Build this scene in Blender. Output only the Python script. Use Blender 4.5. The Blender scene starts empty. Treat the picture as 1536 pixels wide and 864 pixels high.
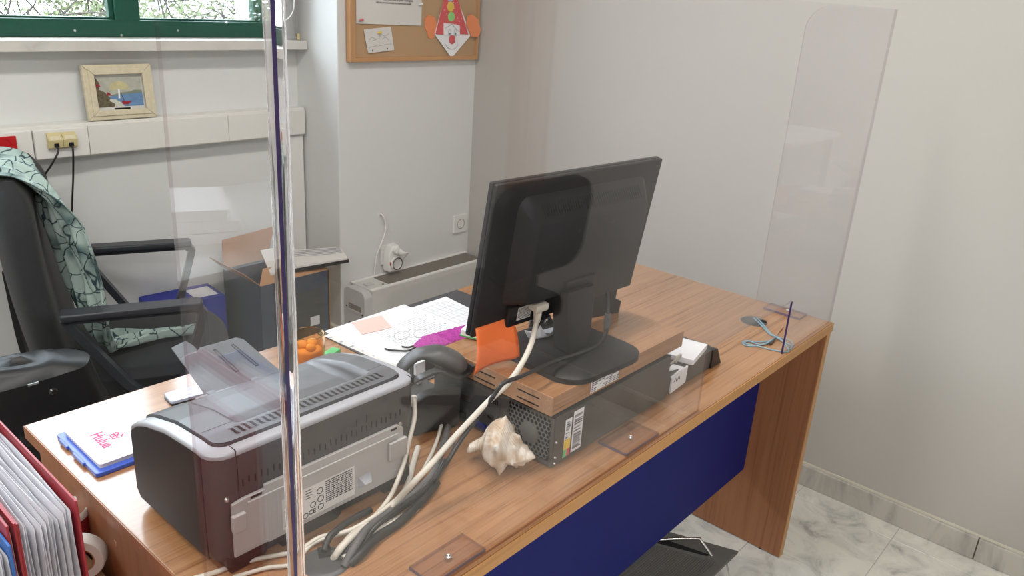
import bpy, bmesh, math, random
from mathutils import Vector, Matrix, noise

random.seed(7)
sc = bpy.context.scene
col = sc.collection
PI = math.pi

# ------------------------------------------------------------------ camera
cam_d = bpy.data.cameras.new('camera'); cam = bpy.data.objects.new('camera', cam_d); col.objects.link(cam)
YAW, PITCH, ROLL = 0.701250, 0.353763, 0.065257
fw = Vector((math.cos(PITCH)*math.cos(YAW), math.cos(PITCH)*math.sin(YAW), -math.sin(PITCH)))
r0 = Vector((math.sin(YAW), -math.cos(YAW), 0)); u0 = r0.cross(fw)
rr = math.cos(ROLL)*r0 + math.sin(ROLL)*u0; uu = -math.sin(ROLL)*r0 + math.cos(ROLL)*u0
cam.matrix_world = Matrix(((rr.x, uu.x, -fw.x, -2.032457), (rr.y, uu.y, -fw.y, -0.606729), (rr.z, uu.z, -fw.z, 1.495428), (0, 0, 0, 1)))
cam_d.sensor_width = 36; cam_d.lens = 27.973; cam_d.clip_start = 0.02
sc.camera = cam

# ------------------------------------------------------------------ world, lights, exposure
w = bpy.data.worlds.new('sky'); sc.world = w; w.use_nodes = True
bg = w.node_tree.nodes['Background']; bg.inputs[0].default_value = (0.80, 0.90, 1.0, 1); bg.inputs[1].default_value = 12.0
sc.view_settings.view_transform = 'Standard'; sc.view_settings.look = 'None'; sc.view_settings.gamma = 1
sc.view_settings.use_curve_mapping = False; sc.view_settings.exposure = 0.0
def area(name, loc, sx, sy, power, colr, rot=(0, 0, 0)):
    d = bpy.data.lights.new(name, 'AREA'); d.shape = 'RECTANGLE'; d.size = sx; d.size_y = sy; d.energy = power; d.color = colr
    o = bpy.data.objects.new(name, d); o.location = loc; o.rotation_euler = rot; col.objects.link(o); return o
LAMPS = ((-2.7, 0.3), (-1.0, 0.3), (-2.7, -1.7), (-1.0, -1.7))
POWER = (27, 22, 34, 18)
for i, (x, y) in enumerate(LAMPS):
    area('ceiling_lamp_light', (x, y, 2.70), 1.15, 0.26, POWER[i], (1.0, 0.97, 0.925))

# ------------------------------------------------------------------ mesh helpers
class MB:
    """collects shapes in world coordinates for ONE mesh object"""
    def __init__(s, M=None): s.v = []; s.f = []; s.mi = []; s.M = M; s.m = 0
    def add(s, vs, fs):
        n = len(s.v)
        s.v += [tuple((s.M @ Vector(v)) if s.M is not None else v) for v in vs]
        s.f += [tuple(i+n for i in f) for f in fs]; s.mi += [s.m]*len(fs); return s
    def box(s, a, b):
        x0, y0, z0 = a; x1, y1, z1 = b
        if x0 > x1: x0, x1 = x1, x0
        if y0 > y1: y0, y1 = y1, y0
        if z0 > z1: z0, z1 = z1, z0
        return s.add([(x0,y0,z0),(x1,y0,z0),(x1,y1,z0),(x0,y1,z0),(x0,y0,z1),(x1,y0,z1),(x1,y1,z1),(x0,y1,z1)],
              [(0,3,2,1),(4,5,6,7),(0,1,5,4),(1,2,6,5),(2,3,7,6),(3,0,4,7)])
    def cbox(s, c, d): return s.box([c[i]-d[i]/2 for i in range(3)], [c[i]+d[i]/2 for i in range(3)])
    def quad(s, a, b, c, d): return s.add([a, b, c, d], [(0, 1, 2, 3)])
    def prism(s, poly, vec):
        """polygon (3-D points) pushed along vec"""
        n = len(poly); v = Vector(vec); P = [Vector(q) for q in poly]
        nn = Vector((0, 0, 0))
        for i in range(n): nn += P[i].cross(P[(i+1) % n])
        if nn.dot(v) > 0: P = P[::-1]
        return s.add([tuple(q) for q in P]+[tuple(q+v) for q in P],
              [tuple(range(n)), tuple(range(2*n-1, n-1, -1))]+[(i, i+n, (i+1) % n+n, (i+1) % n) for i in range(n)])
    def cyl(s, a, b, r, n=20, r2=None, caps=True):
        return s.tube([a, b], [r, r if r2 is None else r2], n, caps)
    def tube(s, path, r, n=10, caps=True, closed=False):
        P = [Vector(q) for q in path]; m = len(P)
        R = r if isinstance(r, (list, tuple)) else [r]*m
        T = []
        for i in range(m):
            a = P[(i-1) % m] if (closed or i > 0) else P[i]; b = P[(i+1) % m] if (closed or i < m-1) else P[i]
            t = (b-a); T.append(t.normalized() if t.length > 1e-9 else Vector((0, 0, 1)))
        up = Vector((0, 0, 1)) if abs(T[0].z) < .9 else Vector((1, 0, 0))
        nrm = (up - T[0]*up.dot(T[0])).normalized(); vs = []; fs = []
        for i in range(m):
            nrm = (nrm - T[i]*nrm.dot(T[i])).normalized(); bn = T[i].cross(nrm)
            for k in range(n):
                a = 2*PI*k/n; vs.append(tuple(P[i]+(nrm*math.cos(a)+bn*math.sin(a))*R[i]))
        for i in range(m if closed else m-1):
            j = (i+1) % m
            for k in range(n): fs.append((i*n+k, i*n+(k+1) % n, j*n+(k+1) % n, j*n+k))
        if caps and not closed: fs.append(tuple(range(n-1, -1, -1))); fs.append(tuple(range((m-1)*n, m*n)))
        return s.add(vs, fs)
    def ribbon(s, path, wdir, w, th):
        """flat bar of width w (along wdir) and thickness th following path"""
        P = [Vector(q) for q in path]; W = Vector(wdir).normalized(); m = len(P); vs = []; fs = []
        for i in range(m):
            t = (P[min(i+1, m-1)]-P[max(i-1, 0)]).normalized(); nn = t.cross(W).normalized()
            for a, b in ((-1, -1), (1, -1), (1, 1), (-1, 1)): vs.append(tuple(P[i]+W*a*w/2+nn*b*th/2))
        for i in range(m-1):
            for k in range(4): fs.append((i*4+k, i*4+(k+1) % 4, i*4+4+(k+1) % 4, i*4+4+k))
        fs += [(3, 2, 1, 0), tuple((m-1)*4+k for k in range(4))]
        return s.add(vs, fs)
    def lathe(s, prof, c=(0, 0, 0), axis='z', n=28):
        vs = []; fs = []; m = len(prof)
        for r, h in prof:
            for k in range(n):
                a = 2*PI*k/n; x, y = r*math.cos(a), r*math.sin(a)
                q = {'z': (x, y, h), 'x': (h, x, y), 'y': (y, h, x)}[axis]; vs.append((q[0]+c[0], q[1]+c[1], q[2]+c[2]))
        for i in range(m-1):
            for k in range(n): fs.append((i*n+k, i*n+(k+1) % n, (i+1)*n+(k+1) % n, (i+1)*n+k))
        return s.add(vs, fs)
    def grid(s, nu, nv, fn):
        vs = [tuple(fn(i/(nu-1), j/(nv-1))) for i in range(nu) for j in range(nv)]
        return s.add(vs, [(i*nv+j, (i+1)*nv+j, (i+1)*nv+j+1, i*nv+j+1) for i in range(nu-1) for j in range(nv-1)])
def sm(pts, k=6):
    """Catmull-Rom through pts"""
    P = [Vector(q) for q in pts]; P = [P[0]*2-P[1]]+P+[P[-1]*2-P[-2]]; out = []
    for i in range(1, len(P)-2):
        for j in range(k):
            t = j/k; a, b, c, d = P[i-1:i+3]
            out.append(.5*((2*b)+(c-a)*t+(2*a-5*b+4*c-d)*t*t+(3*b-a-3*c+d)*t**3))
    out.append(P[-2]); return out
def rrect(w, h, r, n=5):
    o = []
    for cx, cy, a0 in ((w/2-r, h/2-r, 0), (-w/2+r, h/2-r, 90), (-w/2+r, -h/2+r, 180), (w/2-r, -h/2+r, 270)):
        for k in range(n+1): a = math.radians(a0+90*k/n); o.append((cx+r*math.cos(a), cy+r*math.sin(a)))
    return o
def tag(o, label=None, cat=None, group=None, kind=None):
    if label: o['label'] = label
    if cat: o['category'] = cat
    if group: o['group'] = group
    if kind: o['kind'] = kind
    return o
def root_of(o):
    while o.parent: o = o.parent
    return o
def obj(name, mb, mats, parent=None, bevel=0, seg=2, smooth=35, solid=0, sub=0, label=None, kind=None):
    if not isinstance(mats, (list, tuple)): mats = [mats]
    vs = mb.v
    if parent is not None: off = root_of(parent).location
    else: off = Vector((0, 0, 0))
    me = bpy.data.meshes.new(name); me.from_pydata([(v[0]-off.x, v[1]-off.y, v[2]-off.z) for v in vs], [], mb.f)
    me.polygons.foreach_set('material_index', mb.mi)
    for m in mats: me.materials.append(m)
    if bevel:
        bm = bmesh.new(); bm.from_mesh(me); bmesh.ops.recalc_face_normals(bm, faces=bm.faces)
        es = [e for e in bm.edges if len(e.link_faces) == 2 and e.calc_face_angle(0) > .6]
        bmesh.ops.bevel(bm, geom=es, offset=bevel, segments=seg, profile=.5, affect='EDGES', clamp_overlap=True)
        bm.to_mesh(me); bm.free()
    if smooth:
        me.polygons.foreach_set('use_smooth', [True]*len(me.polygons)); me.set_sharp_from_angle(angle=math.radians(smooth))
    me.update()
    o = bpy.data.objects.new(name, me); col.objects.link(o)
    if parent is not None: o.parent = parent
    if sub:
        m = o.modifiers.new('sub', 'SUBSURF'); m.levels = sub; m.render_levels = sub
    if bevel and smooth:
        m = o.modifiers.new('face_weighted', 'WEIGHTED_NORMAL'); m.keep_sharp = True; m.weight = 100
    if solid:
        m = o.modifiers.new('solid', 'SOLIDIFY'); m.thickness = solid; m.offset = 0
    if label: o['label'] = label
    if kind: o['kind'] = kind
    return o
def thing(name, label, cat, loc=(0, 0, 0), group=None):
    o = bpy.data.objects.new(name, None); col.objects.link(o); o.location = loc; o.empty_display_size = .05
    return tag(o, label, cat, group)
def single(name, mb, mats, label, cat, group=None, **k):
    """a thing that is one mesh: origin moved to its base centre"""
    xs = [v[0] for v in mb.v]; ys = [v[1] for v in mb.v]; zs = [v[2] for v in mb.v]
    c = ((min(xs)+max(xs))/2, (min(ys)+max(ys))/2, min(zs))
    mb.v = [(v[0]-c[0], v[1]-c[1], v[2]-c[2]) for v in mb.v]
    o = obj(name, mb, mats, None, **k); o.location = c
    return tag(o, label, cat, group)
def struct(name, mb, m, parent=None, **k):
    o = obj(name, mb, m, parent, **k)
    if parent is None: o['kind'] = 'structure'
    return o
def text(name, s, size, M, mat, parent, ext=.0002, sx=1, bold=0):
    cu = bpy.data.curves.new(name, 'FONT'); cu.body = s; cu.size = size; cu.extrude = ext; cu.align_x = 'CENTER'; cu.align_y = 'CENTER'; cu.resolution_u = 2
    cu.offset = bold
    t = bpy.data.objects.new(name, cu); col.objects.link(t)
    dg = bpy.context.evaluated_depsgraph_get(); me = bpy.data.meshes.new_from_object(t.evaluated_get(dg))
    bpy.data.objects.remove(t); off = Matrix.Translation(-root_of(parent).location) if parent else Matrix()
    me.transform(off @ M @ Matrix.Diagonal((sx, 1, 1, 1))); me.materials.clear(); me.materials.append(mat)
    o = bpy.data.objects.new(name, me); col.objects.link(o)
    if parent: o.parent = parent
    return o
def frame(o, x, y):
    """matrix with local x along x, local y along y, z = x cross y, at o"""
    X = Vector(x).normalized(); Zv = X.cross(Vector(y)).normalized(); Y = Zv.cross(X)
    return Matrix(((X.x, Y.x, Zv.x, o[0]), (X.y, Y.y, Zv.y, o[1]), (X.z, Y.z, Zv.z, o[2]), (0, 0, 0, 1)))
def rotz(o, deg): return Matrix.Translation(Vector(o)) @ Matrix.Rotation(math.radians(deg), 4, 'Z')

# ------------------------------------------------------------------ materials
def nodes(name):
    m = bpy.data.materials.new(name); m.use_nodes = True; nt = m.node_tree
    return m, nt, nt.nodes['Principled BSDF'], nt.nodes['Material Output']
def mat(name, c, rough=.5, metal=0, var=.06, scale=40, bump=0, bscale=200, spec=.5, coat=0, trans=0, ior=1.45, alpha=1, emit=0, sheen=0, coords='Object', stretch=(1, 1, 1)):
    m, nt, b, out = nodes(name); N = nt.nodes; L = nt.links
    b.inputs['Roughness'].default_value = rough; b.inputs['Metallic'].default_value = metal
    b.inputs['Specular IOR Level'].default_value = spec; b.inputs['Coat Weight'].default_value = coat; b.inputs['Coat Roughness'].default_value = .08
    b.inputs['Transmission Weight'].default_value = trans; b.inputs['IOR'].default_value = ior; b.inputs['Alpha'].default_value = alpha
    b.inputs['Sheen Weight'].default_value = sheen
    tc = N.new('ShaderNodeTexCoord'); mp = N.new('ShaderNodeMapping'); mp.inputs['Scale'].default_value = stretch
    L.new(tc.outputs[coords], mp.inputs[0])
    nz = N.new('ShaderNodeTexNoise'); nz.inputs['Scale'].default_value = scale; nz.inputs['Detail'].default_value = 3; L.new(mp.outputs[0], nz.inputs['Vector'])
    mx = N.new('ShaderNodeMix'); mx.data_type = 'RGBA'
    mx.inputs[6].default_value = tuple(max(0, v*(1-var)) for v in c)+(1,); mx.inputs[7].default_value = tuple(min(1, v*(1+var)) for v in c)+(1,)
    L.new(nz.outputs[0], mx.inputs[0]); L.new(mx.outputs[2], b.inputs['Base Color'])
    if emit: b.inputs['Emission Color'].default_value = tuple(c)+(1,); b.inputs['Emission Strength'].default_value = emit
    if bump:
        n2 = N.new('ShaderNodeTexNoise'); n2.inputs['Scale'].default_value = bscale; n2.inputs['Detail'].default_value = 2; L.new(mp.outputs[0], n2.inputs['Vector'])
        bp = N.new('ShaderNodeBump'); bp.inputs['Strength'].default_value = bump; bp.inputs['Distance'].default_value = .002
        L.new(n2.outputs[0], bp.inputs['Height']); L.new(bp.outputs[0], b.inputs['Normal'])
    return m
def wood(name, light, dark, axis, rough=.3, coat=.0, k=1.0):
    """beech laminate, grain along the given axis"""
    m, nt, b, out = nodes(name); N = nt.nodes; L = nt.links
    tc = N.new('ShaderNodeTexCoord'); mp = N.new('ShaderNodeMapping'); L.new(tc.outputs['Object'], mp.inputs[0])
    s = [58*k, 58*k, 58*k]; s['xyz'.index(axis)] = 1.1*k; mp.inputs['Scale'].default_value = s
    n1 = N.new('ShaderNodeTexNoise'); n1.inputs['Scale'].default_value = 1; n1.inputs['Detail'].default_value = 5; n1.inputs['Roughness'].default_value = .6; n1.inputs['Distortion'].default_value = .4
    L.new(mp.outputs[0], n1.inputs['Vector'])
    mp2 = N.new('ShaderNodeMapping'); L.new(tc.outputs['Object'], mp2.inputs[0])
    s2 = [230*k, 230*k, 230*k]; s2['xyz'.index(axis)] = 6*k; mp2.inputs['Scale'].default_value = s2
    n2 = N.new('ShaderNodeTexNoise'); n2.inputs['Scale'].default_value = 1; n2.inputs['Detail'].default_value = 2; L.new(mp2.outputs[0], n2.inputs['Vector'])
    ad = N.new('ShaderNodeMath'); ad.operation = 'MULTIPLY_ADD'; ad.inputs[1].default_value = .55; L.new(n2.outputs[0], ad.inputs[0]); L.new(n1.outputs[0], ad.inputs[2])
    cr = N.new('ShaderNodeValToRGB'); e = cr.color_ramp.elements
    e[0].position = .52; e[0].color = tuple(dark)+(1,); e[1].position = .98; e[1].color = tuple(light)+(1,)
    e2 = cr.color_ramp.elements.new(.72); e2.color = tuple(.35*a+.65*c for a, c in zip(dark, light))+(1,)
    L.new(ad.outputs[0], cr.inputs[0]); L.new(cr.outputs[0], b.inputs['Base Color'])
    b.inputs['Roughness'].default_value = rough; b.inputs['Coat Weight'].default_value = coat; b.inputs['Coat Roughness'].default_value = .12
    bp = N.new('ShaderNodeBump'); bp.inputs['Strength'].default_value = .05; bp.inputs['Distance'].default_value = .001
    L.new(n2.outputs[0], bp.inputs['Height']); L.new(bp.outputs[0], b.inputs['Normal'])
    return m
def marble(name, base, vein, stretch=(1, 1, 1), scale=5, rough=.3, lo=.46, hi=.6, coords='Object'):
    m, nt, b, out = nodes(name); N = nt.nodes; L = nt.links
    g = N.new('ShaderNodeNewGeometry'); mp = N.new('ShaderNodeMapping'); mp.inputs['Scale'].default_value = stretch; L.new(g.outputs['Position'], mp.inputs[0])
    n1 = N.new('ShaderNodeTexNoise'); n1.inputs['Scale'].default_value = scale; n1.inputs['Detail'].default_value = 7; n1.inputs['Roughness'].default_value = .62; n1.inputs['Distortion'].default_value = .9
    L.new(mp.outputs[0], n1.inputs['Vector'])
    cr = N.new('ShaderNodeValToRGB'); e = cr.color_ramp.elements; e[0].position = lo; e[0].color = tuple(base)+(1,); e[1].position = hi+.14; e[1].color = tuple(vein)+(1,)
    mid = e.new(hi); mid.color = tuple(.7*a+.3*c for a, c in zip(base, vein))+(1,)
    L.new(n1.outputs[0], cr.inputs[0]); L.new(cr.outputs[0], b.inputs['Base Color']); b.inputs['Roughness'].default_value = rough
    return m
def acrylic(name, tint, gloss=1.0):
    """clear sheet: each face passes straight light and mirrors a Fresnel share"""
    m, nt, b, out = nodes(name); N = nt.nodes; L = nt.links; N.remove(b)
    tr = N.new('ShaderNodeBsdfTransparent'); tr.inputs[0].default_value = tuple(tint)+(1,)
    gl = N.new('ShaderNodeBsdfGlossy'); gl.inputs['Roughness'].default_value = 0.0; gl.inputs[0].default_value = (gloss, gloss, gloss, 1)
    lw = N.new('ShaderNodeLayerWeight'); lw.inputs[0].default_value = .5
    pw = N.new('ShaderNodeMath'); pw.operation = 'POWER'; pw.inputs[1].default_value = 5; L.new(lw.outputs['Facing'], pw.inputs[0])
    ma = N.new('ShaderNodeMath'); ma.operation = 'MULTIPLY_ADD'; ma.inputs[1].default_value = .96; ma.inputs[2].default_value = .04; L.new(pw.outputs[0], ma.inputs[0])
    mx = N.new('ShaderNodeMixShader'); L.new(ma.outputs[0], mx.inputs[0]); L.new(tr.outputs[0], mx.inputs[1]); L.new(gl.outputs[0], mx.inputs[2]); L.new(mx.outputs[0], out.inputs[0])
    return m
def glass(name, c, rough=0, ior=1.49):
    m, nt, b, out = nodes(name); b.inputs['Base Color'].default_value = tuple(c)+(1,); b.inputs['Transmission Weight'].default_value = 1
    b.inputs['Roughness'].default_value = rough; b.inputs['IOR'].default_value = ior; return m

M = {}
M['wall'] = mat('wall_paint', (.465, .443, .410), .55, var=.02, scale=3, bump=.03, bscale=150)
M['wall2'] = mat('wall_paint_grey', (.69, .70, .69), .5, var=.02, scale=3, bump=.015, bscale=150)
M['ceil'] = mat('ceiling_paint', (.75, .75, .73), .8, var=.02)
M['marble'] = marble('floor_marble', (.76, .74, .675), (.38, .38, .36), scale=9, rough=.22, lo=.44, hi=.57)
M['grout'] = mat('floor_grout', (.46, .44, .40), .8)
M['skirt'] = marble('skirting_marble', (.52, .49, .44), (.20, .19, .18), stretch=(1, 1, .3), scale=9, rough=.3, lo=.48, hi=.58)
M['cream'] = mat('cream_caulk', (.66, .62, .53), .6)
M['white_plastic'] = mat('white_plastic', (.76, .75, .72), .35, var=.02)
M['trunk'] = mat('trunking_plastic', (.72, .71, .67), .4, var=.02)
M['sill'] = marble('sill_marble', (.62, .60, .56), (.45, .43, .40), scale=6, rough=.35)
M['green'] = mat('green_frame_paint', (.008, .07, .045), .35, var=.15, scale=60)
M['wood_x'] = wood('beech_laminate_long', (.40, .205, .096), (.21, .090, .036), 'x', .25, .48, 1.6)
M['wood_z'] = wood('beech_laminate_upright', (.33, .135, .058), (.21, .076, .031), 'z', .4)
M['wood_edge'] = wood('beech_edge_band', (.50, .25, .085), (.38, .175, .052), 'x', .4)
M['wood_edge_z'] = wood('beech_edge_band_upright', (.50, .26, .10), (.38, .18, .06), 'z', .4)
M['wood_pale'] = wood('beech_cabinet_top', (.52, .30, .18), (.40, .21, .12), 'y', .4)
M['chip'] = mat('chipboard', (.36, .20, .11), .85, var=.45, scale=420, bump=.4, bscale=300)
M['blue_panel'] = mat('blue_laminate', (.009, .014, .13), .5, var=.05, scale=8, spec=.12)
M['acrylic'] = acrylic('clear_acrylic', (.975, .968, .975))
M['acrylic_edge'] = mat('acrylic_cut_edge', (.035, .022, .085), .15, var=.1)
M['acrylic_rim'] = acrylic('acrylic_thin_rim', (.80, .74, .76), .9)
M['bend'] = glass('acrylic_bend', (.93, .93, .96))
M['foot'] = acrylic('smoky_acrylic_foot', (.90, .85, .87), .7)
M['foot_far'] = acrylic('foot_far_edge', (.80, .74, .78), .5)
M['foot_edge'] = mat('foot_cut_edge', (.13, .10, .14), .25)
M['steel'] = mat('steel_screw', (.55, .55, .55), .3, 1)
M['chrome'] = mat('chrome', (.75, .75, .75), .12, 1, var=.01)
M['pane'] = acrylic('window_pane', (.97, .98, .97))
M['black'] = mat('black_plastic', (.015, .015, .017), .38, bump=.08, bscale=700)
M['black_gloss'] = mat('black_gloss_plastic', (.012, .012, .014), .12)
M['monitor'] = mat('monitor_plastic', (.012, .012, .014), .42, var=.05, bump=.12, bscale=900)
M['dark'] = mat('dark_grey_plastic', (.040, .041, .042), .42, bump=.1, bscale=700)
M['charcoal'] = mat('charcoal_plastic', (.060, .061, .063), .4, bump=.05, bscale=600)
M['hole'] = mat('dark_void', (.004, .004, .005), .8)
M['pr_side'] = mat('printer_side_plastic', (.012, .010, .0095), .45, bump=.06, bscale=800)
M['pr_silver'] = mat('printer_silver_plastic', (.36, .37, .40), .38, var=.03)
M['pr_lid'] = mat('printer_lid_plastic', (.105, .108, .118), .36, var=.04)
M['pr_rear'] = mat('printer_rear_plastic', (.055, .053, .053), .45)
M['pr_door'] = mat('printer_grey_door', (.40, .385, .37), .5, var=.02)
M['pr_tray'] = mat('printer_tray_plastic', (.16, .17, .19), .25)
M['paper'] = mat('white_paper', (.82, .82, .84), .6, var=.02)
M['paper_grey'] = mat('greyish_paper', (.66, .64, .61), .6, var=.03)
M['print'] = mat('grey_print', (.30, .30, .33), .6)
M['ink'] = mat('black_print', (.03, .03, .035), .6)
M['pinkprint'] = mat('pink_print', (.62, .03, .16), .5)
M['pink'] = mat('pink_note_paper', (.87, .50, .44), .6, var=.03)
M['orange'] = mat('orange_note_paper', (.90, .19, .045), .55, var=.05)
M['magenta'] = mat('magenta_knit', (.42, .045, .30), .85, var=.6, scale=260, bump=1.0, bscale=420)
M['mat'] = mat('dark_desk_mat', (.06, .058, .062), .6, var=.35, scale=300)
M['beige'] = mat('beige_cable', (.62, .58, .50), .4)
M['cable'] = mat('black_cable', (.018, .018, .019), .4)
M['grey_sleeve'] = mat('grey_cable', (.10, .10, .10), .5)
M['cord_blue'] = mat('pale_blue_string', (.22, .31, .36), .6, var=.3, scale=300)
M['pc'] = mat('grey_steel_case', (.085, .080, .075), .42, .2, var=.04)
M['grille'] = mat('grille_steel', (.20, .21, .21), .4, .5)
M['yellow'] = mat('yellow_print', (.75, .52, .05), .5)
M['green_p'] = mat('green_print', (.12, .50, .17), .5)
M['red_p'] = mat('red_print', (.62, .10, .12), .5)
M['red'] = mat('red_cover', (.29, .016, .026), .4)
M['red_plastic'] = mat('red_plastic', (.48, .012, .016), .3)
M['blue'] = mat('blue_cover', (.022, .115, .38), .4)
M['blue_pad'] = mat('blue_tray_plastic', (.055, .11, .50), .3)
M['blue_box'] = mat('blue_card', (.02, .03, .30), .45)
M['gold'] = mat('yellowed_plastic', (.60, .51, .27), .4)
M['fabric'] = mat('dark_chair_fabric', (.022, .023, .026), .95, var=.3, scale=700, bump=.5, bscale=600, sheen=.12)
M['arm'] = mat('arm_polymer', (.035, .037, .045), .32)
M['cardboard'] = mat('brown_cardboard', (.42, .22, .11), .8)
M['navy_box'] = mat('dark_navy_carton', (.045, .055, .085), .4, var=.2, scale=12)
M['black_box'] = mat('dark_carton', (.05, .05, .048), .45, var=.2, scale=14)
M['ochre'] = mat('ochre_wood', (.50, .25, .05), .5)
M['bag'] = mat('black_bag_leatherette', (.008, .008, .009), .42, bump=.3, bscale=30)
M['cork'] = mat('cork_board', (.44, .27, .13), .85, var=.14, scale=300, bump=.2, bscale=350)
M['cork_frame'] = wood('pine_frame', (.52, .26, .09), (.42, .19, .06), 'x', .45)
M['clown_red'] = mat('red_craft_foam', (.62, .06, .07), .6, var=.15, scale=200)
M['clown_orange'] = mat('orange_craft_foam', (.78, .23, .07), .6)
M['clown_yellow'] = mat('yellow_craft_paper', (.72, .50, .05), .6)
M['clown_green'] = mat('green_craft_paper', (.24, .58, .16), .6)
M['frame_gold'] = mat('pale_gilt_frame', (.68, .61, .45), .35, .2, var=.15, scale=90)
M['mount'] = mat('grey_mount_card', (.62, .62, .60), .7)
M['rad'] = mat('heater_enamel', (.56, .55, .52), .4, var=.02)
M['rad_end'] = mat('heater_end_cap', (.50, .50, .49), .4)
M['slat'] = mat('heater_grille', (.20, .18, .15), .5)
M['amber'] = glass('amber_glass', (.98, .72, .40), .02, 1.3)
M['amber_fill'] = mat('orange_filling', (.85, .36, .07), .6, var=.35, scale=60)
M['plastic_sleeve'] = mat('clear_sleeve_plastic', (.43, .425, .47), .25, var=.16, scale=9, bump=.15, bscale=14)
M['clear_cover'] = mat('pale_blue_device', (.45, .52, .68), .2)
M['lens'] = acrylic('lens', (.97, .97, .97))
M['rubber'] = mat('ribbed_rubber', (.11, .105, .097), .55, var=.1)
M['metal_grey'] = mat('grey_pipe', (.36, .36, .36), .35, .4)
M['leaf'] = mat('hedge_leaf', (.17, .20, .10), .6, var=.6, scale=3)
M['twig'] = mat('hedge_twig', (.07, .06, .05), .8)
M['ground'] = mat('pale_ground', (.2, .19, .17), .9)
M['house'] = mat('white_render', (.5, .5, .5), .8)
M['lamp'] = mat('lamp_diffuser', (1, .97, .92), .5, emit=.8)
def shell_mat():
    m, nt, b, out = nodes('sea_shell'); N = nt.nodes; L = nt.links
    tc = N.new('ShaderNodeTexCoord')
    n1 = N.new('ShaderNodeTexNoise'); n1.inputs['Scale'].default_value = 32; n1.inputs['Detail'].default_value = 6; L.new(tc.outputs['Object'], n1.inputs['Vector'])
    cr = N.new('ShaderNodeValToRGB'); e = cr.color_ramp.elements; e[0].position = .38; e[0].color = (.50, .36, .24, 1); e[1].position = .60; e[1].color = (.74, .69, .61, 1)
    L.new(n1.outputs[0], cr.inputs[0]); L.new(cr.outputs[0], b.inputs['Base Color']); b.inputs['Roughness'].default_value = .5
    wv = N.new('ShaderNodeTexWave'); wv.inputs['Scale'].default_value = 60; wv.inputs['Distortion'].default_value = 3; L.new(tc.outputs['Object'], wv.inputs['Vector'])
    bp = N.new('ShaderNodeBump'); bp.inputs['Strength'].default_value = .35; bp.inputs['Distance'].default_value = .0015; L.new(wv.outputs[0], bp.inputs['Height']); L.new(bp.outputs[0], b.inputs['Normal'])
    return m
M['shell'] = shell_mat()
def scarf_mat():
    m, nt, b, out = nodes('printed_scarf_cloth'); N = nt.nodes; L = nt.links
    tc = N.new('ShaderNodeTexCoord')
    vo = N.new('ShaderNodeTexVoronoi'); vo.feature = 'DISTANCE_TO_EDGE'; vo.inputs['Scale'].default_value = 20; nw = N.new('ShaderNodeTexNoise'); nw.inputs['Scale'].default_value = 11; L.new(tc.outputs['Object'], nw.inputs['Vector']); va = N.new('ShaderNodeVectorMath'); va.operation = 'MULTIPLY_ADD'; va.inputs[1].default_value = (.09, .09, .09); L.new(nw.outputs['Color'], va.inputs[0]); L.new(tc.outputs['Object'], va.inputs[2]); L.new(va.outputs[0], vo.inputs['Vector'])
    cr = N.new('ShaderNodeValToRGB'); e = cr.color_ramp.elements; e[0].position = .015; e[0].color = (.03, .06, .07, 1); e[1].position = .04; e[1].color = (.37, .47, .44, 1)
    L.new(vo.outputs['Distance'], cr.inputs[0])
    n1 = N.new('ShaderNodeTexNoise'); n1.inputs['Scale'].default_value = 9; n1.inputs['Detail'].default_value = 2; L.new(tc.outputs['Object'], n1.inputs['Vector'])
    c2 = N.new('ShaderNodeValToRGB'); f = c2.color_ramp.elements; f[0].position = .36; f[0].color = (.10, .17, .19, 1); f[1].position = .48; f[1].color = (1, 1, 1, 1)
    L.new(n1.outputs[0], c2.inputs[0])
    mx = N.new('ShaderNodeMix'); mx.data_type = 'RGBA'; mx.blend_type = 'MULTIPLY'; mx.inputs[0].default_value = 1
    L.new(cr.outputs[0], mx.inputs[6]); L.new(c2.outputs[0], mx.inputs[7]); L.new(mx.outputs[2], b.inputs['Base Color']); b.inputs['Roughness'].default_value = .85
    return m
M['scarf'] = scarf_mat()

# ------------------------------------------------------------------ the room
XW, YC, XC, YWIN, XL, YF, HC = .409, 1.73, -.28, 1.975, -4.2, -3.2, 2.8
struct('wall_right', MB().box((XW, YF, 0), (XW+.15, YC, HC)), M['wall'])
struct('wall_column', MB().box((XC, YC, 0), (XW+.15, YWIN+.3, HC)), M['wall2'], bevel=.006)
mb = MB()
WX0, WX1, WZ0, WZ1 = -3.4, -.385, 1.293, 2.25
mb.box((XL, YWIN, 0), (XC, YWIN+.22, 1.262)); mb.box((XL, YWIN, WZ1), (XC, YWIN+.22, HC))
mb.box((XL, YWIN, 1.262), (WX0, YWIN+.22, WZ1)); mb.box((WX1, YWIN, 1.262), (XC, YWIN+.22, WZ1))
struct('wall_window', mb, M['wall2'])
struct('wall_left', MB().box((XL-.15, YF, 0), (XL, YWIN+.22, HC)), M['wall2'])
struct('wall_front', MB().box((XL-.15, YF-.15, 0), (XW+.15, YF, HC)), M['wall2'])
struct('ceiling', MB().box((XL-.15, YF-.15, HC), (XW+.15, YWIN+.22, HC+.1)), M['ceil'])
fl = struct('floor', MB().box((XL-.15, YF-.15, -.12), (XW+.15, YWIN+.22, -.0016)), M['grout'])
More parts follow.
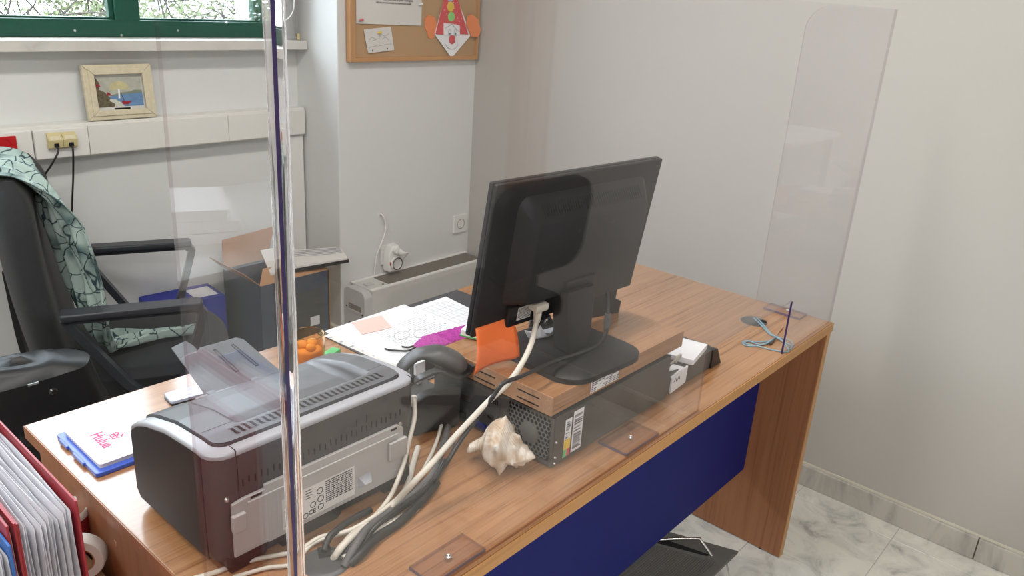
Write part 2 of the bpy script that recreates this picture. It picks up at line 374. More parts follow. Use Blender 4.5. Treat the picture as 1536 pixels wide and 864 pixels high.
# marble floor tiles, each laid a hair uneven
TX, TY, TS = .3165, -.209, .31
proto = MB().box((0, 0, -.0118), (TS-.0016, TS-.0016, 0))
tile_mesh = None; k = 0
for i in range(-15, 1):
    for j in range(-10, 8):
        x = TX+i*TS; y = TY+j*TS
        if x < XL or y+TS > YWIN: continue
        if tile_mesh is None:
            t = obj('tile', proto, M['marble'], fl, bevel=.0012, seg=1, smooth=0); tile_mesh = t.data
        else:
            t = bpy.data.objects.new('tile', tile_mesh); col.objects.link(t); t.parent = fl
        t.location = (x, y, 0-.0006*random.random())
# marble skirting along the right wall, three slabs of it in view, capped with caulk
bb = struct('baseboard_right', MB().box((XW-.004, YF, .074), (XW+.001, YC, .081)), M['cream'])
for a, b in ((YF, -1.62), (-1.615, -1.02), (-1.017, -.42), (-.417, .18), (.183, .78), (.783, YC)):
    obj('skirting_slab', MB().box((XW-.014, a, 0), (XW, b, .0735)), M['skirt'], bb, bevel=.0012, seg=1)
# boxed ledge at the foot of the column
struct('trim_1', MB().box((XC-.022, YC-.0, 0), (XC, YWIN, .238)), M['cream'], bevel=.004)

# window: green frame, mullion, two panes
wn = struct('window_1', MB().box((WX0, YWIN+.05, WZ0), (WX1, YWIN+.12, WZ0+.020)), M['green'])
f = MB(); y0, y1 = YWIN+.045, YWIN+.115
f.box((WX0, y0, WZ0), (WX1, y1, WZ0+.052)); f.box((WX0, y0, WZ1-.05), (WX1, y1, WZ1))
for a, b in ((WX0, WX0+.06), (WX1-.012, WX1), (-.897, -.819), (-1.78, -1.70), (-2.6, -2.52)): f.box((a, y0+.001, WZ0+.05), (b, y1-.001, WZ1-.048))
obj('window_frame', f, M['green'], wn, bevel=.004)
for a, b in ((-.819, WX1-.012), (-1.70, -.897), (-2.52, -1.78), (WX0+.06, -2.6)):
    obj('pane', MB().box((a-.004, y0+.034, WZ0+.046), (b+.004, y0+.040, WZ1-.046)), M['pane'], wn)
    g = MB()
    g.box((a, y0+.012, WZ0+.052), (b, y0+.034, WZ0+.058)); g.box((b-.014, y0+.012, WZ0+.058), (b, y0+.034, WZ1-.05))
    obj('glazing_bead', g, M['green'], wn, bevel=.002)
for px in ((-1.0212,2.0200,1.3116), (-0.8849,2.0200,1.2989), (-0.6999,2.0200,1.3145), (-0.5243,2.0200,1.3423)):
    obj('screw', MB().lathe([(0, -.0025), (.0035, -.002), (.0042, 0)], (px[0], y0, px[2]), 'y', 10), M['steel'], wn)
struct('trim_2', MB().box((XL, YWIN-.075, 1.262), (XC-.003, YWIN+.06, 1.293)), M['sill'], bevel=.003)

# outside: ground, hedge, pale house
struct('trim_3', MB().box((-9, YWIN+.25, .0), (9, 14, .05)), M['ground']) 
def hedge():
    rnd = random.Random(4); mb = MB()
    for k in range(62000):
        x = rnd.uniform(-8.0, 3.3); y = 4.2+rnd.random()**2*.9; z = rnd.uniform(.8, 1.85); s = rnd.uniform(.014, .036)
        if noise.noise((x*2.4, y*2.4, z*2.4)) < -.05+.5*rnd.random()-.25: continue
        a = Vector((rnd.uniform(-1, 1), rnd.uniform(-1, 1), rnd.uniform(-1, 1))).normalized(); b = a.orthogonal().normalized()*s*.45; a = a*s; c = Vector((x, y, z))
        mb.add([tuple(c-a), tuple(c+b), tuple(c+a), tuple(c-b)], [(0, 1, 2, 3)])
    h = single('hedge', mb, M['leaf'], 'sunlit bushy hedge seen through the green framed window', 'hedge', smooth=0, kind='stuff')
    tw = MB()
    for k in range(1500):
        x = rnd.uniform(-8.0, 3.3); y = 4.2+rnd.random()*.7; z = rnd.uniform(.5, 1.7); p = [Vector((x, y, z))]
        d = Vector((rnd.uniform(-1, 1), rnd.uniform(-.3, .3), rnd.uniform(-.3, 1))).normalized()
        for q in range(4): d = (d+Vector((rnd.uniform(-1, 1), rnd.uniform(-.4, .4), rnd.uniform(-.5, .8)))*.5).normalized(); p.append(p[-1]+d*.11)
        tw.tube(p, .0045, 4)
    c = h.location; o = obj('twigs', tw, M['twig'], h, kind='stuff')
hedge()
hb = thing('house', 'plain white rendered house wall beyond the hedge', 'house', (3.2, 8, .05))
obj('wall', MB().box((1.9, 7.0, .05), (6, 9.5, 3.6)), M['house'], hb); obj('roof_slab', MB().box((1.8, 6.9, 3.6), (6.1, 9.6, 3.75)), M['house'], hb)

# ceiling lamps (out of frame, they light the room)
for i, (x, y) in enumerate(LAMPS):
    t = thing('ceiling_light', ('left rear', 'right rear', 'left front', 'right front')[i]+' long flush ceiling lamp above the office', 'ceiling lamp', (x, y, 2.72), 'ceiling lamps')
    obj('frame', MB().box((x-.62, y-.16, 2.735), (x+.62, y+.16, 2.8)), M['white_plastic'], t, bevel=.004)
    obj('diffuser', MB().box((x-.59, y-.14, 2.722), (x+.59, y+.14, 2.736)), M['lamp'], t)

# ------------------------------------------------------------------ desk
H = .74; L_, D_ = 1.655, .802
dk = thing('desk', 'long beech laminate office desk with a blue front panel', 'desk', (-L_/2, D_/2, 0))
obj('desktop', MB().box((-L_+.001, .0015, H-.025), (-.001, D_, H)), M['wood_x'], dk, bevel=.0025)
obj('front_edge_band', MB().box((-L_, -.0012, H-.0252), (0, .0016, H-.0012)), M['wood_edge'], dk, bevel=.0008)
obj('end_edge_band', MB().box((-.0012, 0, H-.0252), (.0004, D_, H-.0012)), M['wood_edge_z'], dk)
obj('end_edge_band', MB().box((-L_-.0006, 0, H-.0252), (-L_+.0012, D_, H-.0012)), M['wood_z'], dk)
for x0, x1 in ((-.030, -.007), (-L_+.010, -L_+.033)):
    lg = obj('leg_panel', MB().box((x0, .002, .004), (x1, .775, H-.0255)), M['wood_z'], dk, bevel=.0008)
    obj('leg_edge_band', MB().box((x0-.0003, -.0002, .004), (x1+.0003, .0022, H-.0255)), M['wood_edge_z'], lg)
    obj('glide', MB().cyl((x0+.011, .06, 0), (x0+.011, .06, .006), .010, 12), M['black'], lg); obj('glide', MB().cyl((x0+.011, .70, 0), (x0+.011, .70, .006), .010, 12), M['black'], lg)
obj('modesty_panel', MB().box((-L_+.033, .152, .232), (-.030, .170, H-.0255)), M['blue_panel'], dk, bevel=.0008)
for q in ((-1.6450,0.4854,0.6647), ):
    obj('cam_fitting', MB().lathe([(0, -.0006), (.005, -.0006), (.006, .0004)], (-L_+.0100, q[1], q[2]), 'x', 14), M['chip'], dk)
def grommet(c, notch):
    pts = []
    for k in range(33):
        a = 2*PI*k/32; pts.append((c[0]+.0335*math.cos(a), c[1]+.0335*math.sin(a)))
    mb = MB().lathe([(0, .0030), (.024, .0034), (.030, .0026), (.0335, 0)], (c[0], c[1], H), 'z', 36)
    g = obj('grommet', mb, M['charcoal'], dk)
    a = math.radians(notch); n = MB(); d = Vector((math.cos(a), math.sin(a), 0)); e = Vector((-d.y, d.x, 0)); o = Vector((c[0], c[1], H+.0036))
    n.add([tuple(o+d*.006+e*.009), tuple(o+d*.031+e*.009), tuple(o+d*.031-e*.009), tuple(o+d*.006-e*.009)], [(0, 3, 2, 1)])
    obj('cable_opening', n, M['hole'], g)
GL = (-1.4959,0.1511,0.7420); GR = (-0.1632,0.1474,0.7420)
grommet(GL, 60); grommet(GR, 300)

# ------------------------------------------------------------------ acrylic screen on the desk
T = .0045; ZT = 1.515; ZB = H+.0004
sn = thing('acrylic_screen', 'clear acrylic sneeze screen with side wings standing along the desk front', 'screen', (-.82, .012, H))
yF0, yF1 = .0075, .0075+T          # front panel faces
xA, xB = -1.640, -.0055            # outer faces of the wings
RO = .0150; RI = RO-T
mb = MB()
SX0, SX1, SZ = -.7055, -.3055, .8735
# front panel: outline with the pass-through slot, extruded; big faces clear, cut edges dark
out = [(xA+T, ZB), (SX0, ZB), (SX0, SZ), (SX1, SZ), (SX1, ZB), (xB, ZB), (xB, ZT), (xA+T, ZT)]
def sheet(mb, poly, vec, skip=(), dark=()):
    n = len(poly); v = Vector(vec); P = [Vector(q) for q in poly]
    mb.m = 0; mb.add([tuple(q) for q in P], [tuple(range(n))]); mb.add([tuple(q+v) for q in P], [tuple(range(n-1, -1, -1))])
    mb.m = 1
    for i in range(n):
        if i in skip: continue
        mb.m = 2 if i in dark else 1
        a, b = P[i], P[(i+1) % n]; mb.add([tuple(a), tuple(a+v), tuple(b+v), tuple(b)], [(0, 1, 2, 3)])
sheet(mb, [(x, yF0, z) for x, z in out], (0, T, 0), skip=(7,), dark=(3,))
obj('front_panel', mb, [M['acrylic'], M['acrylic_rim'], M['acrylic_edge']], sn, smooth=0)
def wing(x0, name, ya, dark):
    R = .058; D = .214; p = [(ya, ZB), (D, ZB), (D, ZT-R)]
    p += [(D-R+R*math.cos(a), ZT-R+R*math.sin(a)) for a in [PI/2*k/10 for k in range(1, 11)]]+[(ya, ZT)]
    mb = MB(); sheet(mb, [(x0, y, z) for y, z in p], (T, 0, 0), dark=(len(p)-1,) if dark else ())
    obj(name, mb, [M['acrylic'], M['acrylic_rim'], M['acrylic_edge']], sn, smooth=0)
wing(xA, 'side_wing', yF0-.0010, True); wing(xB-T, 'side_wing', yF1+.0002, False)
def rod(cx, cy, sx, name):
    r = .0135; n = 10; pts = [(cx, cy)]+[(cx+sx*r*math.cos(a), cy+r*math.sin(a)) for a in [PI/2*k/n for k in range(n+1)]]
    obj(name, MB().prism([(x, y, ZB) for x, y in pts], (0, 0, ZT-.004-ZB)), M['bend'], sn, smooth=40)
rod(xA+T+.0003, yF1+.0003, 1, 'corner_rod')
def foot(x0, x1, y0, y1, sx, sy):
    mb = MB(); mb.m = 0
    z0, z1 = H+.0003, H+.0062
    mb.quad((x0, y0, z1), (x1, y0, z1), (x1, y1, z1), (x0, y1, z1)); mb.m = 1
    c = [(x0, y0), (x1, y0), (x1, y1), (x0, y1)]
    for i in range(4):
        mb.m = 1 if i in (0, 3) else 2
        a, b = c[i], c[(i+1) % 4]; mb.quad((a[0], a[1], z0), (b[0], b[1], z0), (b[0], b[1], z1), (a[0], a[1], z1))
    o = obj('foot_plate', mb, [M['foot'], M['foot_edge'], M['foot_far']], sn, smooth=0)
    s = MB().lathe([(0, .0015), (.002, .0006), (.0035, .0014), (.0048, .0008), (.005, 0)], (sx, sy, z1), 'z', 16)
    obj('screw', s, M['steel'], o)
foot(-.956, -.848, .0125, .074, -.902, .040); foot(-1.424, -1.320, .0125, .060, -1.371, .037)
foot(-.060, -.0105, .069, .170, -.028, .115)
foot(-1.6345, -1.585, .069, .15, -1.606, .115)

# ------------------------------------------------------------------ printer
pr = thing('laser_printer', 'dark grey and silver laser printer at the left end of the desk', 'printer', (-1.44, .33, H))
PX0, PX1, PYr, PYf = -1.617, -1.270, .2165, .4665
TOP = [(.2165, .9265), (.265, .9270), (.3377, .9200), (.3986, .9045), (.425, .8935), (.445, .8800), (.457, .8660), (.4665, .8480)]
def top_z(y):
    if y <= TOP[0][0]: return TOP[0][1]
    for (a, za), (b, zb) in zip(TOP, TOP[1:]):
        if y <= b: return za+(zb-za)*(y-a)/(b-a)
    return TOP[-1][1]
PCX, PCY, PW, PD = (PX0+PX1)/2, (PYr+PYf)/2, PX1-PX0, PYf-PYr
def outline(ins, n=8):
    """rounded plan outline, inset; extra points along the sides so that the top can curve"""
    pts = []
    hw, hd = PW/2-ins, PD/2-ins; r = max(.006, .026-ins*.5)
    base = rrect(2*hw, 2*hd, r, n); m = len(base)
    for i in range(m):
        p, q = base[i], base[(i+1) % m]; pts.append(p)
        k = 12 if abs(p[1]-q[1]) > .1 else 1
        for j in range(1, k): pts.append((p[0]+(q[0]-p[0])*j/k, p[1]+(q[1]-p[1])*j/k))
    return [(PCX+x, PCY+y) for x, y in pts]
def rings(mb, levels):
    """levels: list of (inset, function y->z); strips between successive outlines"""
    R = [[(x, y, fz(y)) for x, y in outline(i)] for i, fz in levels]; n = len(R[0])
    vs = [p for r in R for p in r]
    return mb.add(vs, [(k*n+j, k*n+(j+1) % n, (k+1)*n+(j+1) % n, (k+1)*n+j) for k in range(len(R)-1) for j in range(n)])
tzo = lambda d: (lambda y: top_z(y)+d)
obj('body', rings(MB(), [(.006, lambda y: .757), (.0005, lambda y: .765), (0, lambda y: .80), (0, tzo(-.0085))]), M['pr_rear'], pr, smooth=50)
for x in (PX0-.0008, PX1-.0012):
    y0s = PYr+.027
    sp = [(y0s, .760), (y0s, top_z(y0s)-.0092)]+[(y, top_z(y)-.0092) for y, z in TOP if y > y0s+.01 and y < .45]+[(.4475, .862), (.4480, .772), (.438, .760)]
    obj('side_cover', MB().prism([(x, y, z) for y, z in sp], (.002, 0, 0)), M['pr_side'], pr, smooth=0)
obj('silver_rim', rings(MB(), [(0, tzo(-.0080)), (-.0004, tzo(-.0074)), (-.0004, tzo(-.0022)), (.0022, tzo(.0002)), (.0155, tzo(.0008)), (.0160, tzo(-.002))]), M['pr_silver'], pr, smooth=50)
obj('shadow_gap', rings(MB(), [(.0150, tzo(-.0016)), (.0205, tzo(-.0016))]), M['hole'], pr, smooth=0)
def lid_z(x, y):
    z = top_z(y)+.0046
    sx = min((x+1.548)/.010, (-1.322-x)/.010, 1); sy = min((y-.271)/.007, 1)
    k = max(0, min(1, sx))*max(0, min(1, sy)); k = k*k*(3-2*k)
    if k > 0 and y < .436: z -= k*.034*max(0, (.436-y)/.165)**.8
    return z
lid = MB()
def lidp(u, v):
    ins = .0182; y0, y1 = PYr+ins, PYf-ins; y = y0+(y1-y0)*v; r = .018; hw = PW/2-ins
    e = min(y-y0, y1-y)
    if e < r: hw -= r-math.sqrt(max(0, r*r-(r-e)**2))
    x = PCX+hw*(2*u-1); return (x, y, lid_z(x, y))
lid.grid(90, 64, lidp)
ld = obj('lid', lid, M['pr_lid'], pr, smooth=60)
obj('lid_edge', rings(MB(), [(.0182, tzo(-.002)), (.0182, tzo(.0040))]), M['pr_lid'], pr, smooth=50)
for x0, x1 in ((PX0+.0185, -1.548), (-1.322, PX1-.0185)): obj('lid_seam', MB().quad((x0, .2785, top_z(.2785)+.00485), (x1, .2785, top_z(.2785)+.00485), (x1, .2795, top_z(.2795)+.00485), (x0, .2795, top_z(.2795)+.00485)), M['hole'], pr, smooth=0)
obj('bin_notch', MB().prism([(-1.435+math.cos(a)*.020, .2795+.0, .8995+abs(math.sin(a))*.011) for a in [PI*k/8 for k in range(9)]], (0, -.002, 0)), M['hole'], pr)
v = MB()
for k in range(27):
    x = PX0+.052+k*.0094
    z = top_z(.255)+.0050
    v.add([(x, .2445, z), (x+.0042, .2445, z), (x+.0042, .261, z), (x, .261, z)], [(0, 1, 2, 3)])
    v.add([(x+.0042, .2445, z), (x+.0065, .2445, z), (x+.0042, .248, z)], [(0, 1, 2)])
    v.add([(x, .261, z), (x+.0042, .261, z), (x-.002, .263, z), (x-.002, .261, z)], [(0, 1, 2, 3)])
obj('vent_slots', v, M['hole'], pr, smooth=0, kind='stuff')
v = MB()
for k in range(30):
    x = PX0+.040+k*.0093; zc = .874+(.003 if k % 2 else 0)
    v.box((x, .2160, zc-.004), (x+.0017, .2190, zc+.006))
for k in (20, 22): x = PX0+.040+k*.0093; v.box((x, .2160, .886), (x+.0014, .2190, .898))
obj('rear_vent_slots', v, M['hole'], pr, smooth=0, kind='stuff')
obj('seam', MB().box((PX0+.034, .2160, .762), (PX0+.0348, .2200, .918)), M['hole'], pr)
for k, x in enumerate((PX0+.033, PX1-.010)): obj('rim_joint', MB().box((x, PYr-.0008, top_z(PYr)-.0085), (x+.0009, PYr+.016, top_z(PYr)+.0012)), M['hole'], pr)
# grey rear door with its label, latches and slots
YR = .2165
dr = obj('rear_door', MB().prism([(-1.596, YR, .768), (-1.596, YR, .852), (-1.578, YR, .855), (-1.548, YR, .855), (-1.548, YR, .861), (-1.315, YR, .861), (-1.304, YR, .853), (-1.302, YR, .768)], (0, -.006, 0)), M['pr_door'], pr, bevel=.0012)
YD = YR-.006
obj('door_rib', MB().box((-1.575, YD-.003, .845), (-1.316, YD, .8485)), M['pr_door'], dr, bevel=.0008)
for q in ((-1.600, -1.580, .812, .838), (-1.336, -1.301, .806, .838)): obj('latch', MB().box((q[0], YD-.007, q[2]), (q[1], YD+.001, q[3])), M['pr_door'], dr, bevel=.002)
obj('thumb_rest', MB().add([(-1.393, YD-.0002, .783), (-1.369, YD-.0002, .785), (-1.369, YD-.0002, .803), (-1.375, YD-.010, .791), (-1.387, YD-.010, .791), (-1.393, YD-.0002, .802)], [(0, 1, 3, 4), (1, 2, 3), (2, 5, 4, 3), (5, 0, 4), (0, 5, 2, 1)]), M['pr_silver'], dr, smooth=0)
obj('latch_slot', MB().box((-1.570, YD-.0004, .850), (-1.553, YD+.001, .8535)), M['hole'], dr); obj('latch_slot', MB().box((-1.330, YD-.0004, .855), (-1.318, YD+.001, .8585)), M['hole'], dr)
obj('door_step', MB().box((-1.596, YD-.002, .767), (-1.548, YD+.001, .7705)), M['hole'], dr)
YL = YD-.0006
lb = obj('rating_label', MB().quad((-1.524, YL, .776), (-1.400, YL, .776), (-1.400, YL, .826), (-1.524, YL, .826)), M['paper_grey'], dr, label='pale printed rating label')
ln = MB(); rnd = random.Random(3)
for bx, n, wd in ((-1.521, 8, .024), (-1.452, 11, .048)):
    for k in range(n):
        z = .8055-k*.0034 if bx < -1.5 else .8225-k*.0034
        x = bx
        while x < bx+wd: q = rnd.uniform(.002, .008); ln.quad((x, YL-.0003, z-.0012), (min(x+q, bx+wd), YL-.0003, z-.0012), (min(x+q, bx+wd), YL-.0003, z+.0008), (x, YL-.0003, z+.0008)); x += q+.0012
for k in range(4): ln.quad((-1.486, YL-.0003, .8205-k*.0042), (-1.486+rnd.uniform(.008, .014), YL-.0003, .8205-k*.0042), (-1.478, YL-.0003, .8220-k*.0042), (-1.486, YL-.0003, .8220-k*.0042))
obj('fine_print', ln, M['ink'], lb, smooth=0, kind='stuff')
text('label_mark', 'hp', .009, frame((-1.5155, YL-.0003, .8200), (1, 0, 0), (0, 0, 1)), M['ink'], lb, bold=.0002)
text('label_mark', 'FC', .009, frame((-1.5150, YL-.0003, .8110), (1, 0, 0), (0, 0, 1)), M['ink'], lb, bold=.0002)
text('label_mark', 'CE', .0105, frame((-1.476, YL-.0003, .7830), (1, 0, 0), (0, 0, 1)), M['ink'], lb, bold=.0002)
for x, z, r in ((-1.487, .7815, .0040), (-1.461, .7850, .0046), (-1.474, .7945, .0045), (-1.461, .7985, .005), (-1.462, .812, .0048)):
    obj('approval_mark', MB().tube([(x+r*math.cos(a), YL-.0004, z+r*math.sin(a)) for a in [2*PI*k/18 for k in range(18)]], .0006, 5, closed=True), M['ink'], lb)
for x, z in ((-1.600, .860), (-1.306, .857)): obj('screw', MB().lathe([(0, -.003), (.0028, -.0026), (.0036, 0)], (x, YR+.0008, z), 'y', 14), M['steel'], pr)
for x0, x1 in ((-1.600, -1.545), (-1.520, -1.418), (-1.335, -1.285)):
    obj('foot', MB().prism([(x0, .219, .7405), (x1-.007, .219, .7405), (x1, .219, .748), (x1, .219, .766), (x0, .219, .766)], (0, .20, 0)), M['black'], pr, bevel=.001)
obj('base_skirt', MB().box((PX0+.012, .2185, .7505), (PX1-.012, .45, .768)), M['black'], pr, bevel=.002)
# tilted output tray with two ribs and its slide-out extension
h0, h1 = Vector((-1.4985, .447, .882)), Vector((-1.362, .447, .877)); t0, t1 = Vector((-1.4905, .552, .915)), Vector((-1.377, .552, .914))
n_ = (h1-h0).cross(t0-h0).normalized()
def tp(s, t): return h0+(h1-h0)*s+((t0+(t1-t0)*s)-(h0+(h1-h0)*s))*t
pts = [tp(0, 0), tp(1, 0), tp(1, .92), tp(.93, 1), tp(.34, 1), tp(.27, .93), tp(.10, .93), tp(0, .86)]
tray = obj('output_tray', MB().prism([tuple(q) for q in pts], tuple(-n_*.004)), M['pr_tray'], pr, bevel=.0015)
for s in (.50, .78):
    obj('tray_rib', MB().tube([tuple(tp(s+(.03 if k in (0, 3) else 0)*(1 if k == 0 else 1)+dx, t)+n_*.0008) for k, (dx, t) in enumerate(((-.02, .30), (-.02, .86), (.02, .86), (.02, .30)))], .0009, 6, closed=True), M['pr_lid'], tray)
obj('tray_extension', MB().prism([tuple(tp(s, t)-n_*.006) for s, t in ((.02, .80), (.33, .80), (.33, 1.12), (.28, 1.28), (.02, 1.22))], tuple(-n_*.003)), M['pr_tray'], tray, bevel=.001)
obj('hinge_bar', MB().tube([tuple(h0+Vector((-.02, -.004, .003))), tuple(h1+Vector((.075, -.004, .001)))], .0035, 10), M['pr_silver'], pr)
for s in (0., .55): obj('hinge', MB().cbox(tuple(h0+(h1-h0)*s+Vector((.006, -.004, .003))), (.014, .012, .009)), M['pr_lid'], pr, bevel=.0015)

# visitor chair, mirrored in the screen
vc = thing('visitor_chair', 'black padded visitor chair by the right wall facing away from the desk', 'chair', (-.12, -1.05, 0))
def pad(c, w, h, t, mt, name, tilt=0):
    Mx = Matrix.Translation(Vector(c)) @ Matrix.Rotation(tilt, 4, 'X'); o = rrect(w, h, .085, 7)
    obj(name, MB(Mx).prism([(x, y, -t/2) for x, y in o], (0, 0, t)), mt, vc, bevel=.012, seg=3)
pad((-.155, -.86, .815), .45, .31, .05, M['bag'], 'backrest', PI/2-.12); pad((-.10, -1.17, .455), .52, .46, .06, M['bag'], 'seat')
obj('gas_column', MB().cyl((-.12, -1.17, .06), (-.12, -1.17, .42), .025, 16), M['black'], vc)
for k in range(5):
    a = 2*PI*k/5+.5; d = Vector((math.cos(a), math.sin(a), 0)); c0 = Vector((-.12, -1.17, 0))
    obj('base_arm', MB().tube([tuple(c0+Vector((0, 0, .075))), tuple(c0+d*.26+Vector((0, 0, .018)))], [.022, .016], 10), M['black'], vc)
obj('back_support', MB().ribbon(sm([(-.16, -1.15, .42), (-.16, -.90, .425), (-.16, -.875, .50), (-.16, -.890, .80)], 6), (1, 0, 0), .06, .008), M['black'], vc)
tr4 = struct('trim_4', MB().box((XW-.006, -1.495, .0815), (XW-.0005, -1.305, 2.1)), M['wood_edge_z'])
for a, b in ((-1.493, -1.404), (-1.396, -1.307)): obj('board', MB().box((XW-.022, a, .0815), (XW-.0062, b, 2.1)), M['wood_z'], tr4, bevel=.002)
# stack of white paper on a side table, mirrored in the left wing
tb = thing('side_table', 'grey side table beyond the left edge of the frame', 'table', (-2.4, 1.35, 0))
obj('table_top', MB().box((-2.75, 1.0, .835), (-2.02, 1.72, .86)), M['mount'], tb, bevel=.002)
for x in (-2.71, -2.06):
    for y in (1.04, 1.68): obj('leg', MB().box((x-.02, y-.02, 0), (x+.02, y+.02, .835)), M['metal_grey'], tb)
rnd = random.Random(4)
stk = thing('paper_stack', 'stack of white paper on the grey side table', 'paper stack', (-2.225, 1.325, .86))
for k in range(3): obj('ream', MB(rotz((-2.225+rnd.uniform(-.01, .01), 1.325+rnd.uniform(-.01, .01), .8605+k*.029), 24+rnd.uniform(-4, 4))).box((-.090, -.125, 0), (.090, .125, .028)), M['paper'], stk, bevel=.001)

# ------------------------------------------------------------------ monitor riser and computers
SZ0, SZ1 = .8435, .878
rs = thing('monitor_riser', 'beech laminate shelf board with a raw chipboard end under the monitor', 'shelf', (-.88, .21, SZ0))
obj('board', MB().box((-1.0905, .084, SZ0), (-.6665, .348, SZ1)), M['wood_x'], rs, bevel=.0008)
obj('raw_end', MB().box((-1.0935, .084, SZ0+.0003), (-1.0903, .348, SZ1-.0003)), M['chip'], rs, label='raw chipboard end face')
for y, z in ((.135, .8665), (.135, .852), (.235, .8665), (.235, .852)):
    obj('saw_slot', MB().box((-1.0942, y-.024, z-.0011), (-1.0930, y+.024, z+.0011)), M['hole'], rs)
sk = obj('barcode_sticker', MB().quad((-.985, .0835, .848), (-.898, .0835, .848), (-.898, .0835, .8735), (-.985, .0835, .8735)), M['paper'], rs, label='white printed sticker')
b = MB(); rnd = random.Random(9)
for k in range(6):
    x = -.982; z = .8500+k*.0037
    while x < -.902: q = rnd.uniform(.003, .012); b.quad((x, .0831, z), (x+q, .0831, z), (x+q, .0831, z+.0018), (x, .0831, z+.0018)); x += q+(.0015 if rnd.random() < .8 else .02)
obj('fine_print', b, M['ink'], sk, smooth=0, kind='stuff')

pc = thing('desktop_computer', 'flat dark grey desktop computer under the shelf with a honeycomb rear grille', 'computer', (-.9, .25, H))
PXL, PXR, PY0, PY1, PZ1 = -1.085, -.712, .080, .370, .838
obj('chassis', MB().box((PXL+.002, PY0, H+.003), (PXR, PY1, PZ1)), M['pc'], pc, bevel=.0012)
obj('rear_frame', MB().add([], []).box((PXL-.0015, PY0+.0005, H+.004), (PXL+.004, PY0+.007, PZ1-.001)).box((PXL-.0015, .182, H+.004), (PXL+.004, PY1, PZ1-.001)).box((PXL-.0015, PY0+.007, H+.004), (PXL+.004, .182, H+.0105)).box((PXL-.0015, PY0+.007, PZ1-.006), (PXL+.004, .182, PZ1-.001)), M['pc'], pc, bevel=.0006)
obj('fan_recess', MB().quad((PXL+.0015, PY0, H+.004), (PXL+.0015, .185, H+.004), (PXL+.0015, .185, PZ1), (PXL+.0015, PY0, PZ1)), M['hole'], pc)
hx = MB(); r = .0052; dx = r*math.sqrt(3); cyc, czc = .133, .790
for i in range(-8, 9):
    for j in range(-7, 8):
        y = cyc+(i+.5*(j % 2))*dx; z = czc+j*1.5*r
        if not (PY0+.009 < y < .180 and H+.012 < z < PZ1-.008): continue
        o = [(y+r*math.sin(PI/3*k), z+r*math.cos(PI/3*k)) for k in range(6)]
        n = [(y+r*.78*math.sin(PI/3*k), z+r*.78*math.cos(PI/3*k)) for k in range(6)]
        X_ = PXL-.001
        if (y-cyc)**2+(z-czc)**2 < .0185**2: hx.add([(X_, a, c) for a, c in o], [tuple(range(6))]); continue
        hx.add([(X_, a, c) for a, c in o]+[(X_, a, c) for a, c in n]+[(X_+.0014, a, c) for a, c in n], [(k, (k+1) % 6, 6+(k+1) % 6, 6+k) for k in range(6)]+[(6+k, 6+(k+1) % 6, 12+(k+1) % 6, 12+k) for k in range(6)])
obj('honeycomb_grille', hx, M['grille'], pc, smooth=0, kind='stuff')
obj('fan_hub', MB().lathe([(0, -.0012), (.0165, -.0012), (.0185, -.0005)], (PXL-.001, cyc, czc), 'x', 24), M['grille'], pc)
io = obj('port_panel', MB().box((PXL-.0022, .20, H+.008), (PXL-.001, .33, PZ1-.012)), M['charcoal'], pc)
for y, z, sy, sz, m in ((.215, .760, .018, .010, 'blue_panel'), (.245, .757, .030, .010, 'blue_panel'), (.290, .760, .016, .012, 'hole'), (.22, .785, .012, .006, 'hole'), (.245, .785, .012, .006, 'hole'), (.285, .80, .030, .012, 'steel')):
    obj('port', MB().cbox((PXL-.004, y, z), (.006, sy, sz)), M[m], io, bevel=.0008)
v = MB()
for k in range(7): v.box((PXL-.0030, .206+k*.0045, .812), (PXL-.0018, .208+k*.0045, .821))
obj('slot_vents', v, M['hole'], io, smooth=0, kind='stuff')
for y, z in ((.0865, .760), (.0865, .7485), (.0870, .79)): obj('screw', MB().lathe([(0, -.003), (.002, -.0026), (.0027, 0)], (-1.0785+.001, PY0, z), 'y', 12), M['steel'], pc)
for x0, x1, z0, z1 in ((-1.056, -1.0375, .750, .824), (-1.0335, -1.0045, .751, .832)):
    a = obj('serial_label', MB().quad((x0, PY0-.0006, z0), (x1, PY0-.0006, z0), (x1, PY0-.0006, z1), (x0, PY0-.0006, z1)), M['paper'], pc, label='white printed strip label')
    b = MB(); rnd = random.Random(int(-x0*1000)); z = z0+.034 if x0 < -1.05 else z0+.006
    while z < z1-.006: q = rnd.choice((.0006, .0012, .002)); b.quad((x0+.003, PY0-.001, z), (x1-(.003 if rnd.random() < .6 else .010), PY0-.001, z), (x1-(.003 if rnd.random() < .6 else .010), PY0-.001, z+q), (x0+.003, PY0-.001, z+q)); z += q+rnd.choice((.0008, .0016, .004))
    obj('bar_code', b, M['ink'], a, smooth=0, kind='stuff')
    if x0 < -1.05:
        obj('coloured_patch', MB().quad((x0, PY0-.001, z0+.015), (x1, PY0-.001, z0+.015), (x1, PY0-.001, z0+.034), (x0, PY0-.001, z0+.034)), M['yellow'], a, label='yellow patch')
        obj('coloured_patch', MB().quad((x0, PY0-.001, z0), (x0+.009, PY0-.001, z0), (x0+.009, PY0-.001, z0+.015), (x0, PY0-.001, z0+.015)), M['green_p'], a, label='green patch')
        obj('coloured_patch', MB().quad((x0+.0095, PY0-.001, z0), (x1, PY0-.001, z0), (x1, PY0-.001, z0+.015), (x0+.0095, PY0-.001, z0+.015)), M['red_p'], a, label='red patch')
b2 = thing('low_box', 'low dark grey box with a sloping black end beside the desktop computer', 'electronics', (-.59, .2, H))
obj('case', MB().box((-.709, .088, H+.002), (-.512, .33, .786)), M['pc'], b2, bevel=.0015)
